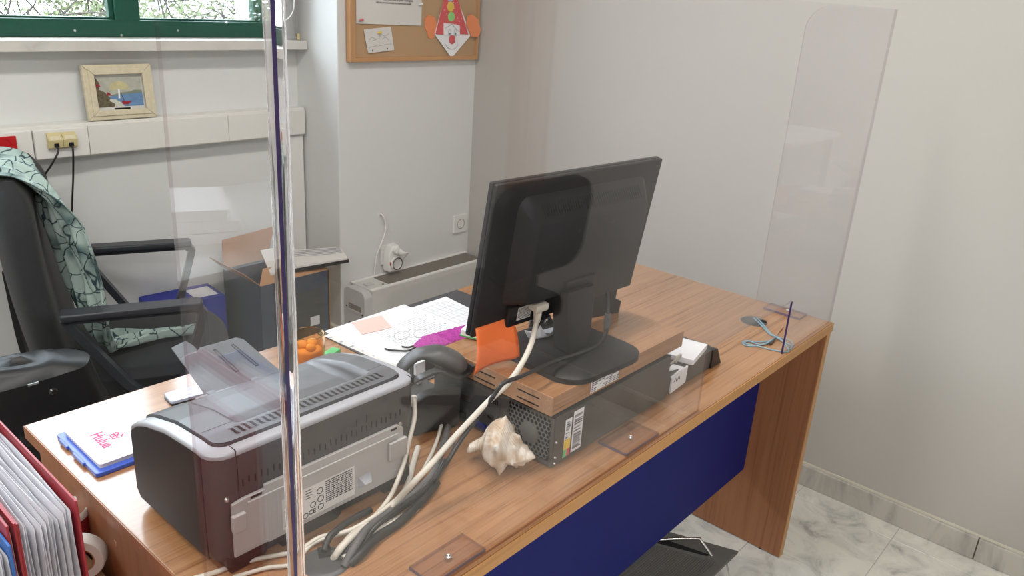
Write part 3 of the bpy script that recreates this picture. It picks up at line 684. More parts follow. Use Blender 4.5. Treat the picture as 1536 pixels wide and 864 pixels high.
obj('sloped_end', MB().prism([(-.5118, .085, H+.001), (-.462, .085, H+.001), (-.490, .085, .784), (-.5118, .085, .786)], (0, .248, 0)), M['black'], b2, bevel=.002)

# white cards on that box
c = MB(rotz((-.578, .122, .787), 12)); c.box((-.050, -.036, 0), (.052, .036, .012))
cd = single('card_stack', c, M['paper'], 'small stack of white cards lying on the low dark box', 'cards', bevel=.0006)
t = thing('paper_tag', 'folded white paper tag with a wire ring hanging over the low box edge', 'tag', (-.65, .084, .75))
obj('tag', MB().prism([(-.688, .0835, .742), (-.628, .0835, .748), (-.626, .0835, .786), (-.688, .0835, .776)], (0, .0035, 0)), M['paper'], t, label='white card with pen scribble')
obj('fold', MB().prism([(-.688, .0845, .777), (-.640, .0845, .786), (-.650, .106, .7885), (-.694, .102, .786)], (0, 0, .0012)), M['paper'], t)
obj('wire_ring', MB().tube(sm([(-.652, .110, .789), (-.648, .100, .808), (-.640, .098, .812), (-.634, .100, .803), (-.636, .108, .789)], 5), .0022, 8), M['beige'], t)
obj('pen_scribble', MB().tube(sm([(-.680, .0832, .766), (-.674, .0832, .773), (-.668, .0832, .764), (-.661, .0832, .774), (-.656, .0832, .766)], 4), .0007, 5), M['ink'], t)

# ------------------------------------------------------------------ monitor
MC = Vector((-.9057, .206, 1.0785)); ya, ti = -.066, .147
MX = Vector((math.cos(ya), math.sin(ya), 0)); NN = Vector((-math.sin(ya), math.cos(ya), 0)); MU = Vector((0, 0, 1))*math.cos(ti)-NN*math.sin(ti)
MM = frame(MC, MX, MU)      # x right, y up, z = towards the visitor (back side)
mo = thing('monitor', 'black widescreen monitor seen from behind on its stand', 'monitor', (-.93, .17, SZ1))
W2, H2 = .2225, .139
obj('bezel', MB(MM).box((-W2, -H2, -.018), (W2, H2, -.008)), M['black'], mo, bevel=.0025)
obj('rear_frame', MB(MM).box((-W2+.0006, -H2+.0006, -.0085), (W2-.0006, H2-.0006, 0)), M['monitor'], mo, bevel=.003, seg=3)
obj('screen', MB(MM).quad((W2-.012, -H2+.018, -.0183), (-W2+.012, -H2+.018, -.0183), (-W2+.012, H2-.012, -.0183), (W2-.012, H2-.012, -.0183)), M['black_gloss'], mo)
# raised housing: sloping shoulders, flat back, cut-away lower band
mb = MB(MM); zt = .034
base = rrect(.345, .206, .022, 4); top = rrect(.298, .150, .012, 4)
vs = [(x+.008, y+.008, -.001) for x, y in base]+[(x+.009, y-.004, zt) for x, y in top]; n = len(base)
mb.add(vs, [(k, (k+1) % n, n+(k+1) % n, n+k) for k in range(n)]+[tuple(range(n, 2*n))])
hs = obj('rear_housing', mb, M['monitor'], mo, smooth=45)
v = MB(MM)
for k in range(42):
    x = -.124+k*.0064; y0, y1 = .0800, .0985
    zz = lambda y: (.111-y)/(.111-.071)*(zt+.001)-.001+.0006
    v.add([(x, y0, zz(y0)), (x+.0032, y0, zz(y0)), (x+.0032+.002, y1, zz(y1)), (x+.002, y1, zz(y1))], [(0, 1, 2, 3)])
obj('vent_slots', v, M['hole'], hs, smooth=0, kind='stuff')
for x, y in ((-.036, .0445), (.059, .0455), (.060, -.056), (-.036, -.0557), (-.113, -.0135), (.060, -.020)):
    obj('screw_hole', MB(MM).lathe([(.0032, .0002), (.0026, -.0004), (.0012, -.0006), (0, -.0006)], (x, y, zt+.0008), 'z', 12), M['black'], hs)
obj('port_bay', MB(MM).box((-.150, -.134, -.001), (-.020, -.094, .011)), M['monitor'], mo, bevel=.004)
lb = obj('rating_label', MB(MM).quad((-.131, -.122, .0125), (-.096, -.122, .0125), (-.096, -.096, .0125), (-.131, -.096, .0125)), M['paper_grey'], mo, label='white printed label')
b = MB(MM); rnd = random.Random(5)
for k in range(9):
    y = -.1195+k*.0025; x = -.129
    while x < -.1: q = rnd.uniform(.002, .006); b.quad((x, y, .0129), (x+q, y, .0129), (x+q, y+.0012, .0129), (x, y+.0012, .0129)); x += q+.001
obj('fine_print', b, M['ink'], lb, smooth=0, kind='stuff')
obj('stand_hinge', MB(MM).box((-.045, -.122, .004), (.040, -.052, .040)), M['monitor'], mo, bevel=.006)
st = MB()
p0 = [(-.966, .150), (-.906, .146), (-.903, .186), (-.963, .190)]; p1 = [(-.958, .168), (-.882, .163), (-.880, .205), (-.956, .210)]
st.add([(x, y, .893) for x, y in p0]+[(x, y, 1.005) for x, y in p1], [(3, 2, 1, 0), (4, 5, 6, 7)]+[(k, (k+1) % 4, 4+(k+1) % 4, 4+k) for k in range(4)])
obj('stand_column', st, M['monitor'], mo, bevel=.005)
bs = MB(rotz((-.932, .178, 0), -3.8)); o = []
outl = rrect(.218, .216, .05, 6); outl = [(x*(1-.10*(y < 0)*0), y) for x, y in outl]; n = len(outl)
vs = [(x, y, SZ1+.0004) for x, y in outl]+[(x, y, SZ1+.010) for x, y in outl]+[(x*.90, y*.90, SZ1+.0155) for x, y in outl]
bs.add(vs, [tuple(range(n-1, -1, -1)), tuple(range(2*n, 3*n))]+[(k, (k+1) % n, n+(k+1) % n, n+k) for k in range(n)]+[(n+k, n+(k+1) % n, 2*n+(k+1) % n, 2*n+k) for k in range(n)])
obj('stand_base', bs, M['monitor'], mo, smooth=50)
def mp(x, y, z): q = MM @ Vector((x, y, z)); return (q.x, q.y, q.z)
# orange note stuck to the lower corner
def onote(u, v):
    a = Vector(mp(-.217+.090*u, -.131, .0012)); zb = .879
    q = a+Vector((-.012*v+.010*v*v*u, -.010*math.sin(v*PI*.8)-.006*v+.012*math.sin(u*PI)*v-.012*u*v, 0)); q.z = a.z+.012-(a.z+.012-zb-.008*u)*v
    return q
single('orange_note', MB().grid(12, 12, onote), M['orange'], 'bright orange sticky note hanging from the monitor lower corner', 'note', solid=.0003, smooth=60)

# things on the riser
s = thing('paper_boat', 'small folded white paper boat behind the monitor stand', 'paper boat', (-.942, .255, SZ1+.0005))
O = Vector((-0.9400,0.2392,0.8790)); ax = Vector((.92, -.38, 0)); ay = Vector((.38, .92, 0)); P = lambda a, c, z: tuple(O+ax*a+ay*c+Vector((0, 0, z)))
ha = MB()
for sg in (-1, 1):
    pts = [P(-.018, sg*.001, 0), P(.020, sg*.001, 0), P(.037, sg*.001, .029), P(.010, sg*.013, .019), P(-.008, sg*.013, .019), P(-.034, sg*.001, .030)]
    f = [(0, 1, 3, 4), (1, 2, 3), (0, 4, 5)]
    ha.add(pts, f if sg < 0 else [q_[::-1] for q_ in f])
obj('hull', ha, M['paper'], s, smooth=0, solid=.0006)
obj('sail', MB().add([P(-.014, 0, .014), P(.014, 0, .014), P(-.001, 0, .036), P(0, -.005, .014), P(0, .005, .014)], [(0, 3, 2), (3, 1, 2), (1, 4, 2), (4, 0, 2)]), M['paper'], s, smooth=0)
q = (-0.8851,0.2626,0.8790)
wt = thing('wristwatch', 'black metal wristwatch lying curled behind the paper boat', 'watch', (q[0], q[1]+.02, SZ1))
c = (q[0], q[1]+.022, SZ1+.014); rnd = random.Random(2)
for k in range(14):
    a = 2*PI*k/14; obj('link', MB(frame((c[0]+.024*math.cos(a), c[1]+.017*math.sin(a), c[2]), (-math.sin(a), math.cos(a)*.7, 0), (0, 0, 1))).box((-.0048, -.011, -.0015), (.0048, .011, .0015)), M['black_gloss'], wt, bevel=.001)
obj('dial_case', MB().lathe([(0, -.006), (.012, -.006), (.014, -.003), (.014, 0)], (c[0], c[1]-.018, c[2]+.002), 'y', 20), M['black_gloss'], wt)
q = (-1.0601,0.3039,0.8790)
tp_ = thing('tissue_pack', 'small green and white tissue packet at the left end of the shelf', 'tissues', q)
K = rotz((q[0]+.058, q[1]+.022, q[2]), 20); obj('packet', MB(K).box((-.022, -.0, 0), (.030, .040, .017)), M['paper'], tp_, bevel=.004)
obj('green_band', MB(K).box((-.0225, -.0006, .0012), (.0305, .041, .007)), M['green_p'], tp_, bevel=.003, label='green printed band')

# black speaker on the rear right corner of the riser
spk = thing('desk_speaker', 'black wedge shaped speaker on the shelf behind the monitor stand', 'speaker', (-.74, .27, SZ1))
SM = rotz((-.6915, .226, SZ1), -17)
obj('cabinet', MB(SM).prism([(-.112, 0, .0005), (0, 0, .0005), (.003, 0, .027), (-.013, 0, .035), (-.011, 0, .056), (-.112, 0, .056)], (0, .068, 0)), M['monitor'], spk, bevel=.002)
obj('grille_cloth', MB(SM).box((-.105, .0675, .006), (-.018, .0705, .050)), M['dark'], spk, bevel=.001)

# ------------------------------------------------------------------ telephone
ph = thing('desk_telephone', 'dark grey desk telephone with arched handset beside the printer', 'telephone', (-1.13, .36, H))
pA, pB = Vector((-1.190, .316, 0)), Vector((-1.1005, .284, 0)); pu = (pB-pA).normalized(); pv = Vector((-pu.y, pu.x, 0)); pl = (pB-pA).length
def pp_(s, d, z): q = pA+pu*s+pv*d; return (q.x, q.y, z)
body = MB().prism([pp_(0, 0, H+.004), pp_(pl, 0, H+.004), pp_(pl, 0, .822), pp_(pl*.62, 0, .824), pp_(pl*.30, 0, .820), pp_(0, 0, .806)], tuple(pv*.022))
obj('rear_shell', body, M['dark'], ph, bevel=.004)
obj('body', MB().prism([pp_(0, .022, H+.004), pp_(0, .022, .792), pp_(0, .170, .765), pp_(0, .175, H+.004)], tuple(pu*pl)), M['dark'], ph, bevel=.005, seg=3)
for s_ in (.012, pl-.012): obj('foot', MB().cyl(pp_(s_, .012, H), pp_(s_, .012, H+.006), .008, 12), M['black'], ph)
obj('cradle', MB().ribbon(sm([(-1.1800,0.3344,0.8373), (-1.1846,0.3040,0.8623), (-1.1653,0.2980,0.8684), (-1.1519,0.2920,0.8701), (-1.1370,0.2870,0.8618), (-1.1166,0.2820,0.8517), (-1.0941,0.2760,0.8544), (-1.0970,0.2643,0.8742)], 5), tuple(pv), .016, .0055), M['charcoal'], ph, smooth=50, bevel=.0012)
hp = [Vector(v) for v in ((-1.1842,0.3600,0.8449), (-1.1789,0.3540,0.8651), (-1.1691,0.3460,0.8792), (-1.1565,0.3340,0.8900), (-1.1403,0.3220,0.8880), (-1.1239,0.3100,0.8832), (-1.1079,0.2970,0.8737), (-1.0960,0.2880,0.8625))]
hpts = sm(hp, 6); m = len(hpts); mb = MB(); vs = []; fs = []; n = 16
for i, q in enumerate(hpts):
    t = (hpts[min(i+1, m-1)]-hpts[max(i-1, 0)]).normalized(); u = i/(m-1)
    sd = Vector(pv); nn = t.cross(sd).normalized(); sd = nn.cross(t)
    e_ = max(0, min(1, (u-.36)/.30)); e_ = e_*e_*(3-2*e_); a = .018+.012*e_; b_ = .0065+.0105*e_
    if u > .85: b_ *= 1-.28*(u-.85)/.15
    if i == m-1 or i == 0: a *= .72; b_ *= .72
    for k in range(n): g = 2*PI*k/n; vs.append(tuple(q+sd*a*math.cos(g)+nn*b_*math.sin(g)))
for i in range(m-1):
    for k in range(n): fs.append((i*n+k, i*n+(k+1) % n, (i+1)*n+(k+1) % n, (i+1)*n+k))
fs += [tuple(range(n-1, -1, -1)), tuple(range((m-1)*n, m*n))]
obj('handset', mb.add(vs, fs), M['charcoal'], ph, smooth=60)
obj('display', MB().prism([(-1.1499,0.3520,0.8364), (-1.1308,0.3480,0.8382), (-1.1278,0.3520,0.8600), (-1.1469,0.3560,0.8580)], (0, .006, 0)), M['paper'], ph, label='pale display panel')
obj('display_bezel', MB().prism([(-1.1502,0.3620,0.8177), (-1.0993,0.3560,0.8206), (-1.0967,0.3600,0.8513), (-1.1475,0.3660,0.8559)], (0, .006, 0)), M['charcoal'], ph)
for k in range(3): obj('key', MB().cbox(tuple(Vector(pp_(.03+.018*k, .13, .777))), (.010, .010, .006)), M['paper_grey'], ph, bevel=.001)
obj('side_plug', MB().cbox((-1.1950,0.3067,0.8194), (.008, .010, .022)), M['beige'], ph, bevel=.002)

# ------------------------------------------------------------------ sea shell
def shell():
    A = Vector((-1.1663,0.1994,0.7570)); B = Vector((-1.1142,0.0932,0.7680)); ax = (B-A); Ln = ax.length; ax.normalize()
    sd = ax.cross(Vector((0, 0, 1))).normalized(); up = sd.cross(ax)
    prof = [(0, .0045), (.03, .0095), (.16, .0115), (.235, .0145), (.275, .024), (.34, .036), (.45, .0445), (.56, .0435), (.615, .0365), (.645, .0300), (.70, .029), (.755, .026), (.785, .0205), (.82, .0195), (.86, .0160), (.885, .0115), (.92, .0105), (.955, .0065), (1., .0008)]
    n = 72; mb = MB(); vs = []; fs = []; m = 96
    for i in range(m):
        u = i/(m-1); tw = u
        for k in range(n):
            a = 2*PI*k/n
            uu = min(1, max(0, u+.028*((a/(2*PI))-.5)*(1 if u > .55 else max(0, (u-.2)/.35))))
            for (p, rp), (q, rq) in zip(prof, prof[1:]):
                if uu <= q: r = rp+(rq-rp)*(uu-p)/(q-p); break
            kn = 0
            for c0, wd, am, ph0, nk in ((.565, .055, .0125, .45, 5), (.745, .035, .0050, .9, 6), (.858, .028, .0026, .2, 6)):
                kn += am*math.exp(-((uu-c0)/wd)**2)*max(0, math.cos(nk*(a-ph0)/1))**2
            low = 1 if math.sin(a) > -.3 else 1-.30*(-.3-math.sin(a))
            if uu < .3: r *= 1+.10*math.sin(uu*170+a)
            r = (r+kn)*low*(1+.03*noise.noise((uu*14, math.cos(a)*2, math.sin(a)*2)))
            c = A+ax*Ln*u+up*(.018*math.sin(PI*min(1, u*1.25))*1.0)
            vs.append(tuple(c+(sd*math.cos(a)*1.05+up*math.sin(a)*.98)*r))
    for i in range(m-1):
        for k in range(n): fs.append((i*n+k, i*n+(k+1) % n, (i+1)*n+(k+1) % n, (i+1)*n+k))
    zmin = min(v[2] for v in vs); vs = [(x, y, z-zmin+H+.0002) for x, y, z in vs]
    single('sea_shell', mb.add(vs, fs), M['shell'], 'knobbly white and tan conch shell on the desk before the computer', 'shell', smooth=70)
shell()

# ------------------------------------------------------------------ cables on the desk
def cable(name, pts, r, m, label, cat='cable', k=7, n=8, group=None):
    return single(name, MB().tube(sm(pts, k), r, n), M[m], label, cat, group=group, smooth=60)
vg = thing('video_cable', 'thick beige video cable running from the monitor down to the grommet', 'cable', (-1.25, .2, H))
con = Vector(mp(-.090, -.108, .030))
obj('plug', MB(MM).box((-.106, -.104, .008), (-.074, -.090, .034)), M['beige'], vg, bevel=.003)
obj('strain_relief', MB().tube([mp(-.090, -.104, .022), mp(-.090, -.116, .024), mp(-.091, -.128, .026)], [.0085, .0075, .006], 12), M['beige'], vg)
vp = [mp(-.091, -.126, .026)]+[(-1.0769,0.1500,0.9492), (-1.1163,0.1350,0.9303), (-1.1604,0.1250,0.9128), (-1.2015,0.1250,0.8977), (-1.2382,0.1300,0.8742), (-1.2725,0.1350,0.8506), (-1.3051,0.1380,0.8279), (-1.3423,0.1410,0.8059), (-1.3560,0.1725,0.7550), (-1.4039,0.1676,0.7520), (-1.4532,0.1497,0.7600), (-1.4780,0.1430,0.7570), (-1.4847,0.1480,0.7420)]
obj('lead', MB().tube(sm(vp, 7), .0048, 10), M['beige'], vg, smooth=60)
pw = thing('power_cable', 'black power cable looping from the monitor stand to the grommet', 'cable', (-1.2, .2, H))
obj('plug', MB().tube([(-0.8526,0.1500,0.9441), (-0.8508,0.1500,0.9219), (-0.8528,0.1500,0.9087)], [.006, .0075, .0045], 10), M['grey_sleeve'], pw)
pp = [(-0.8284,0.1720,0.9720), (-0.8526,0.1500,0.9441), (-0.8555,0.1480,0.9074), (-0.8850,0.1420,0.8920), (-0.9533,0.1350,0.8978), (-1.0257,0.1280,0.9101), (-1.0902,0.1200,0.9176), (-1.1530,0.1100,0.9266), (-1.1872,0.1120,0.9270), (-1.2004,0.1220,0.9021), (-1.2322,0.1270,0.8708), (-1.2610,0.1290,0.8462), (-1.2950,0.1250,0.8214), (-1.2714,0.1768,0.7490), (-1.3511,0.1627,0.7480), (-1.4167,0.1518,0.7520), (-1.4569,0.1404,0.7570), (-1.4773,0.1412,0.7440)]
obj('lead', MB().tube(sm(pp, 7), .0036, 10), M['cable'], pw, smooth=60)
cable('printer_cable', [(-1.2636,0.2320,0.8796), (-1.2706,0.2220,0.8538), (-1.2901,0.2120,0.8235), (-1.3055,0.2050,0.7967), (-1.3271,0.1970,0.7712), (-1.3466,0.1944,0.7500), (-1.3890,0.1781,0.7470), (-1.4298,0.1660,0.7500), (-1.4707,0.1495,0.7560), (-1.4860,0.1493,0.7420)], .0037, 'beige', 'thin beige cable curving down beside the printer right side')
cable('network_cable', [(-1.2117,0.2758,0.7480), (-1.2499,0.2453,0.7470), (-1.2948,0.2080,0.7470), (-1.3374,0.1848,0.7480), (-1.3953,0.1719,0.7500), (-1.4474,0.1557,0.7570), (-1.4796,0.1439,0.7540), (-1.4854,0.1486,0.7420)], .0050, 'beige', 'short thick beige cable ending beside the printer foot')
cable('keyboard_cable', [(-1.1352,0.2976,0.7520), (-1.1745,0.2682,0.7480), (-1.2275,0.2319,0.7500), (-1.2920,0.1953,0.7520), (-1.3426,0.1789,0.7560), (-1.4041,0.1673,0.7570), (-1.4457,0.1701,0.7550), (-1.4771,0.1907,0.7500), (-1.5124,0.1916,0.7460), (-1.5342,0.2044,0.7440), (-1.5661,0.2200,0.7440), (-1.5955,0.2297,0.7440), (-1.6135,0.2325,0.7440), (-1.6415,0.2419,0.7440)], .0034, 'beige', 'thin beige cable crossing in front of the printer to the left')
cable('mouse_cable', [(-1.2237,0.2113,0.7450), (-1.2845,0.1751,0.7460), (-1.3266,0.1567,0.7450), (-1.3717,0.1541,0.7450), (-1.4140,0.1612,0.7490), (-1.4495,0.1730,0.7520), (-1.4887,0.1906,0.7460), (-1.5314,0.1766,0.7440), (-1.5622,0.1935,0.7440), (-1.6033,0.2080,0.7440)], .0030, 'beige', 'thinnest beige cable lying lowest in the cable bundle')
cable('flat_cable', [(-1.2926,0.1664,0.7455), (-1.3327,0.1499,0.7455), (-1.3704,0.1465,0.7460), (-1.4063,0.1509,0.7470), (-1.4454,0.1477,0.7500), (-1.4770,0.1371,0.7440)], .0052, 'beige', 'wide pale cable at the right edge of the bundle')
cable('speaker_cable', [(-1.1295,0.2860,0.7520), (-1.1907,0.2395,0.7490), (-1.2421,0.2018,0.7500), (-1.2845,0.1876,0.7460), (-1.3428,0.1753,0.7470), (-1.4207,0.1530,0.7570), (-1.4463,0.1390,0.7600), (-1.4713,0.1294,0.7520), (-1.4849,0.1252,0.7420)], .0058, 'grey_sleeve', 'fat dark grey cable in the middle of the bundle')
cable('mains_cable', [(-1.2601,0.1778,0.7470), (-1.3081,0.1588,0.7470), (-1.3686,0.1426,0.7460), (-1.4171,0.1363,0.7480), (-1.4591,0.1228,0.7490), (-1.4771,0.1235,0.7430)], .0070, 'cable', 'thick black mains cable lying on the bundle right side')
cable('printer_power_cable', [(-1.3831,0.1932,0.7480), (-1.4182,0.1901,0.7520), (-1.4495,0.1807,0.7570), (-1.4729,0.1742,0.7570), (-1.4881,0.1662,0.7470)], .0052, 'cable', 'short black cable from under the printer into the grommet')
cable('usb_cable', [(-1.2126,0.2072,0.7550), (-1.2599,0.1829,0.7520), (-1.2936,0.1687,0.7560), (-1.3362,0.1615,0.7570), (-1.3937,0.1510,0.7580), (-1.4222,0.1466,0.7520), (-1.4516,0.1308,0.7470)], .0040, 'cable', 'glossy black lead draped over the beige cables')
cable('audio_cable', [(-1.1529,0.2452,0.7520), (-1.1784,0.2259,0.7500), (-1.2303,0.1967,0.7510), (-1.2705,0.1887,0.7490), (-1.2996,0.1681,0.7480)], .0022, 'grey_sleeve', 'thin grey lead beside the fat dark cable')

# pale string by the far grommet
def string(pts, label, nm, r=.0016, k=8): return single(nm, MB().tube(sm(pts, k), r, 6), M['cord_blue'], label, 'string', smooth=60)
st_ = thing('string_tangle', 'tangled pale blue string with loops beside the far grommet', 'string', (-.2, .1, H))
z = .742
def SZp(l): return sm(l, 8)
obj('strand', MB().tube(SZp([(-0.1506,0.1537,0.7440), (-0.1808,0.1191,0.7430), (-0.2153,0.0799,0.7420), (-0.2282,0.0607,0.7450), (-0.2374,0.0304,0.7420), (-0.2465,0.0099,0.7430)]), .0022, 6), M['cord_blue'], st_)
obj('strand', MB().tube(SZp([(-0.1429,0.1501,0.7450), (-0.1777,0.1135,0.7440), (-0.2202,0.0728,0.7440), (-0.2286,0.0483,0.7440), (-0.2699,0.0080,0.7420), (-0.2914,0.0069,0.7420), (-0.3056,0.0389,0.7420), (-0.3096,0.0624,0.7420), (-0.3175,0.0843,0.7420), (-0.3164,0.0987,0.7420), (-0.3047,0.0959,0.7430), (-0.2829,0.0749,0.7420), (-0.2579,0.0607,0.7430), (-0.2225,0.0582,0.7460)]), .0019, 6), M['cord_blue'], st_)
obj('loop', MB().tube(SZp([(-0.2322,0.0589,0.7450), (-0.2762,0.0610,0.7430), (-0.3161,0.0730,0.7420), (-0.3289,0.0891,0.7420), (-0.3203,0.1020,0.7420), (-0.3008,0.0977,0.7430), (-0.3019,0.0730,0.7430), (-0.2865,0.0597,0.7430), (-0.2442,0.0587,0.7450)]), .0019, 6), M['cord_blue'], st_)
obj('loop', MB().tube(SZp([(-0.2322,0.0589,0.7450), (-0.2159,0.0432,0.7420), (-0.2189,0.0248,0.7420), (-0.2389,0.0113,0.7420), (-0.2686,0.0069,0.7420), (-0.2384,0.0336,0.7430), (-0.2255,0.0584,0.7450)]), .0017, 6), M['cord_blue'], st_)
single('cable_tie_end', MB().ribbon([(-0.2163,0.0641,0.7440), (-0.1804,0.0713,0.7440), (-0.1420,0.0775,0.7440)], (.7, .7, 0), .006, .001), M['chip'], 'flat brownish strip end lying beside the string knot', 'strip')
single('pen_cap', MB().tube([(-0.2798,0.0510,0.7440), (-0.2392,0.0573,0.7440)], .003, 8), M['charcoal'], 'small dark stub under the string knot', 'cap')

# ------------------------------------------------------------------ desk top: user side
single('desk_mat', MB().box((-1.045, .46, H+.0002), (-.60, .795, H+.0030)), M['mat'], 'dark grey flecked desk mat under the papers at the rear edge', 'desk mat', bevel=.001)
def paper(name, c4, z, label, cat='paper', m='paper', dz=.0006, group=None):
    mb = MB().prism([(q[0], q[1], z) for q in c4], (0, 0, dz)); return single(name, mb, M[m], label, cat, group=group)
A4 = [(-1.035, .792), (-.793, .800), (-.720, .590), (-.985, .500)]
zt = H+.0034
a4 = [(-1.0299,0.7929,0.7434), (-0.7822,0.8016,0.7434), (-0.7821,0.6020,0.7434), (-0.9898,0.5352,0.7434), (-1.0268,0.5677,0.7434)]
sh = thing('sleeve_sheet', 'white sheet in a punched plastic sleeve under the eyeglasses', 'paper', (-.9, .68, zt))
obj('sheet', MB().prism([(q[0], q[1], zt) for q in a4], (0, 0, .0008)), M['paper'], sh)
u0, u1 = Vector((-0.7978,0.7989,0.7446)), Vector((-0.7969,0.6006,0.7446)); dd = (u1-u0).normalized(); pp_ = Vector((-dd.y, dd.x, 0))
obj('binding_strip', MB().prism([tuple(u0), tuple(u1), tuple(u1+pp_*.014), tuple(u0+pp_*.014)], (0, 0, .0005)), M['paper'], sh)
hol = MB()
for k in range(6): q = u0+dd*(.018+k*.034)+pp_*.007; hol.lathe([(0, .0008), (.0028, .0008)], (q.x, q.y, q.z), 'z', 10)
obj('punched_holes', hol, M['charcoal'], sh, kind='stuff')
ln = MB(); rnd = random.Random(12); e0 = Vector((-0.9548,0.7110,0.7443)); ex = (Vector((-0.7791,0.7212,0.7443))-e0).normalized(); ey = Vector((ex.y, -ex.x, 0))
for k in range(16):
    for s0, s1 in ((.0, .055), (.075, .14)):
        s = s0+rnd.random()*.004
        while s < s1: q = rnd.uniform(.004, .016); a = e0+ex*s+ey*(k*.0085); ln.quad(tuple(a), tuple(a+ex*q), tuple(a+ex*q+ey*.0016), tuple(a+ey*.0016)); s += q+.003
obj('print_lines', ln, M['print'], sh, kind='stuff')
cal = thing('calendar_sheet', 'white calendar sheet with a printed grid beside the plastic sleeve', 'paper', (-.72, .69, zt))
c4 = [(-0.7843,0.7741,0.7434), (-0.6613,0.7744,0.7434), (-0.6821,0.5978,0.7434), (-0.8015,0.5826,0.7434)]
obj('sheet', MB().prism([(q[0], q[1], zt-.0003) for q in c4], (0, 0, .0006)), M['paper'], cal)
ln = MB(); a, b, d = Vector((-0.7713,0.7491,0.7442)), Vector((-0.6872,0.7501,0.7442)), Vector((-0.7628,0.5989,0.7442))
for k in range(6):
    for s, e, w in ((a+(d-a)*k/5, a+(d-a)*k/5+(b-a), d-a), (a+(b-a)*k/5, a+(b-a)*k/5+(d-a), b-a)):
        o = w.normalized()*.0008; ln.quad(tuple(s), tuple(e), tuple(e+o), tuple(s+o))
obj('printed_grid', ln, M['print'], cal, kind='stuff')
paper('pink_note', [(-0.9552,0.7912,0.7450), (-0.8728,0.7810,0.7450), (-0.9009,0.7086,0.7450), (-0.9799,0.7205,0.7450)], zt+.0015, 'pale pink sticky note on the plastic sleeve', 'note', 'pink')
paper('paper_sheet', [(-0.5260,0.8060,0.7420), (-0.4765,0.8148,0.7420), (-0.4929,0.7119,0.7420), (-0.5689,0.7031,0.7420)], H+.0004, 'white paper corner peeking out left of the monitor at the rear edge', 'paper')
paper('paper_slip', [(-0.5552,0.7627,0.7420), (-0.5289,0.7678,0.7420), (-0.5438,0.7143,0.7420), (-0.5794,0.7054,0.7420)], H+.0014, 'small white slip on the paper corner by the monitor', 'paper')
ks = thing('printed_card', 'white card with grey squares under the front corner of the plastic sleeve', 'paper', (-1.03, .7, H+.001))
c4 = [(-1.0458,0.7711,0.7420), (-1.0257,0.7785,0.7420), (-1.0027,0.5375,0.7420), (-1.0320,0.5296,0.7420)]
obj('sheet', MB().prism([(q[0], q[1], H+.0031) for q in c4], (0, 0, .0004)), M['paper_grey'], ks)
sq = MB()
for k in range(7):
    q = Vector((-1.0403,0.7563,0.7438))+(Vector((-1.0178,0.5332,0.7438))-Vector((-1.0403,0.7563,0.7438)))*(k/6.5); sq.box((q.x-.004, q.y-.003, H+.00355), (q.x+.004, q.y+.003, H+.0037))
obj('key_marks', sq, M['print'], ks, kind='stuff')

# eyeglasses lying on the papers
gl = thing('eyeglasses', 'thin rimmed eyeglasses with black temple tips on the papers', 'eyeglasses', (-.94, .62, zt))
zg = zt+.002
def Pz(q, dz): return (q[0], q[1], q[2]+dz)
la, lb_ = Vector((-0.9316,0.6682,0.7520)), Vector((-0.8827,0.6364,0.7520))
for c, nm in ((Vector((-0.9300,0.6402,0.7560)), 'lens'), (Vector((-0.8894,0.6202,0.7560)), 'lens')):
    pts = [(c.x+.0165*math.cos(a)+.004*math.sin(a), c.y-.008*math.cos(a)+.006*math.sin(a), max(zt+.0022, c.z+.007*math.sin(a))) for a in [2*PI*k/20 for k in range(20)]]
    r_ = obj('lens_rim', MB().tube(pts, .00045, 6, closed=True), M['steel'], gl); obj(nm, MB().add(pts, [tuple(range(20))]), M['lens'], r_, smooth=0)
obj('temple_arm', MB().tube(sm([(-0.9515,0.6656,0.7520), (-0.9469,0.6549,0.7510), (-0.9565,0.6165,0.7490), (-0.9554,0.6043,0.7480)], 5), .0011, 6), M['steel'], gl)
obj('temple_tip', MB().tube(sm([(-0.9602,0.6056,0.7490), (-0.9525,0.5943,0.7490), (-0.9390,0.5919,0.7490), (-0.9276,0.5914,0.7490)], 5), .0022, 8), M['black'], gl)
obj('temple_tip', MB().tube(sm([(-0.9941,0.6240,0.7480), (-0.9888,0.6102,0.7480), (-0.9757,0.5943,0.7480), (-0.9626,0.5829,0.7480), (-0.9393,0.5828,0.7490)], 5), .0022, 8), M['black'], gl)
obj('temple_arm', MB().tube(sm([(-0.9050,0.6208,0.7520), (-0.9041,0.6084,0.7510), (-0.9113,0.5982,0.7500), (-0.9391,0.5874,0.7490)], 5), .0011, 6), M['steel'], gl)
obj('nose_bridge', MB().tube(sm([(-0.9049,0.6483,0.7560), (-0.8908,0.6504,0.7580), (-0.8859,0.6422,0.7560)], 5), .0009, 6), M['steel'], gl)

# magenta knitted pouch
kc = Vector((-0.8421,0.5727,0.7500)); kx = Vector((.86, -.22, 0)).normalized(); kx = (Vector((-0.7269,0.5719,0.7500))-Vector((-0.9102,0.5973,0.7500))).normalized(); ky = Vector((-kx.y, kx.x, 0))
def knit(u, v):
    a = -PI+2*PI*v; s = u*.23-.10; w = .030*(1-max(0, .18-u)/.18*.75)*(1-.2*max(0, u-.8)); 
    q = kc+kx*s+ky*(w*math.cos(a)*1.1); q.z = zt+.001+.006*(1+math.sin(a))*(1-.5*max(0, .2-u)/.2)+.0020*math.sin(u*95)*math.cos(v*38); return q
single('knitted_pouch', MB().grid(70, 40, knit), M['magenta'], 'magenta knitted pouch lying between the papers and the monitor', 'pouch', smooth=60)

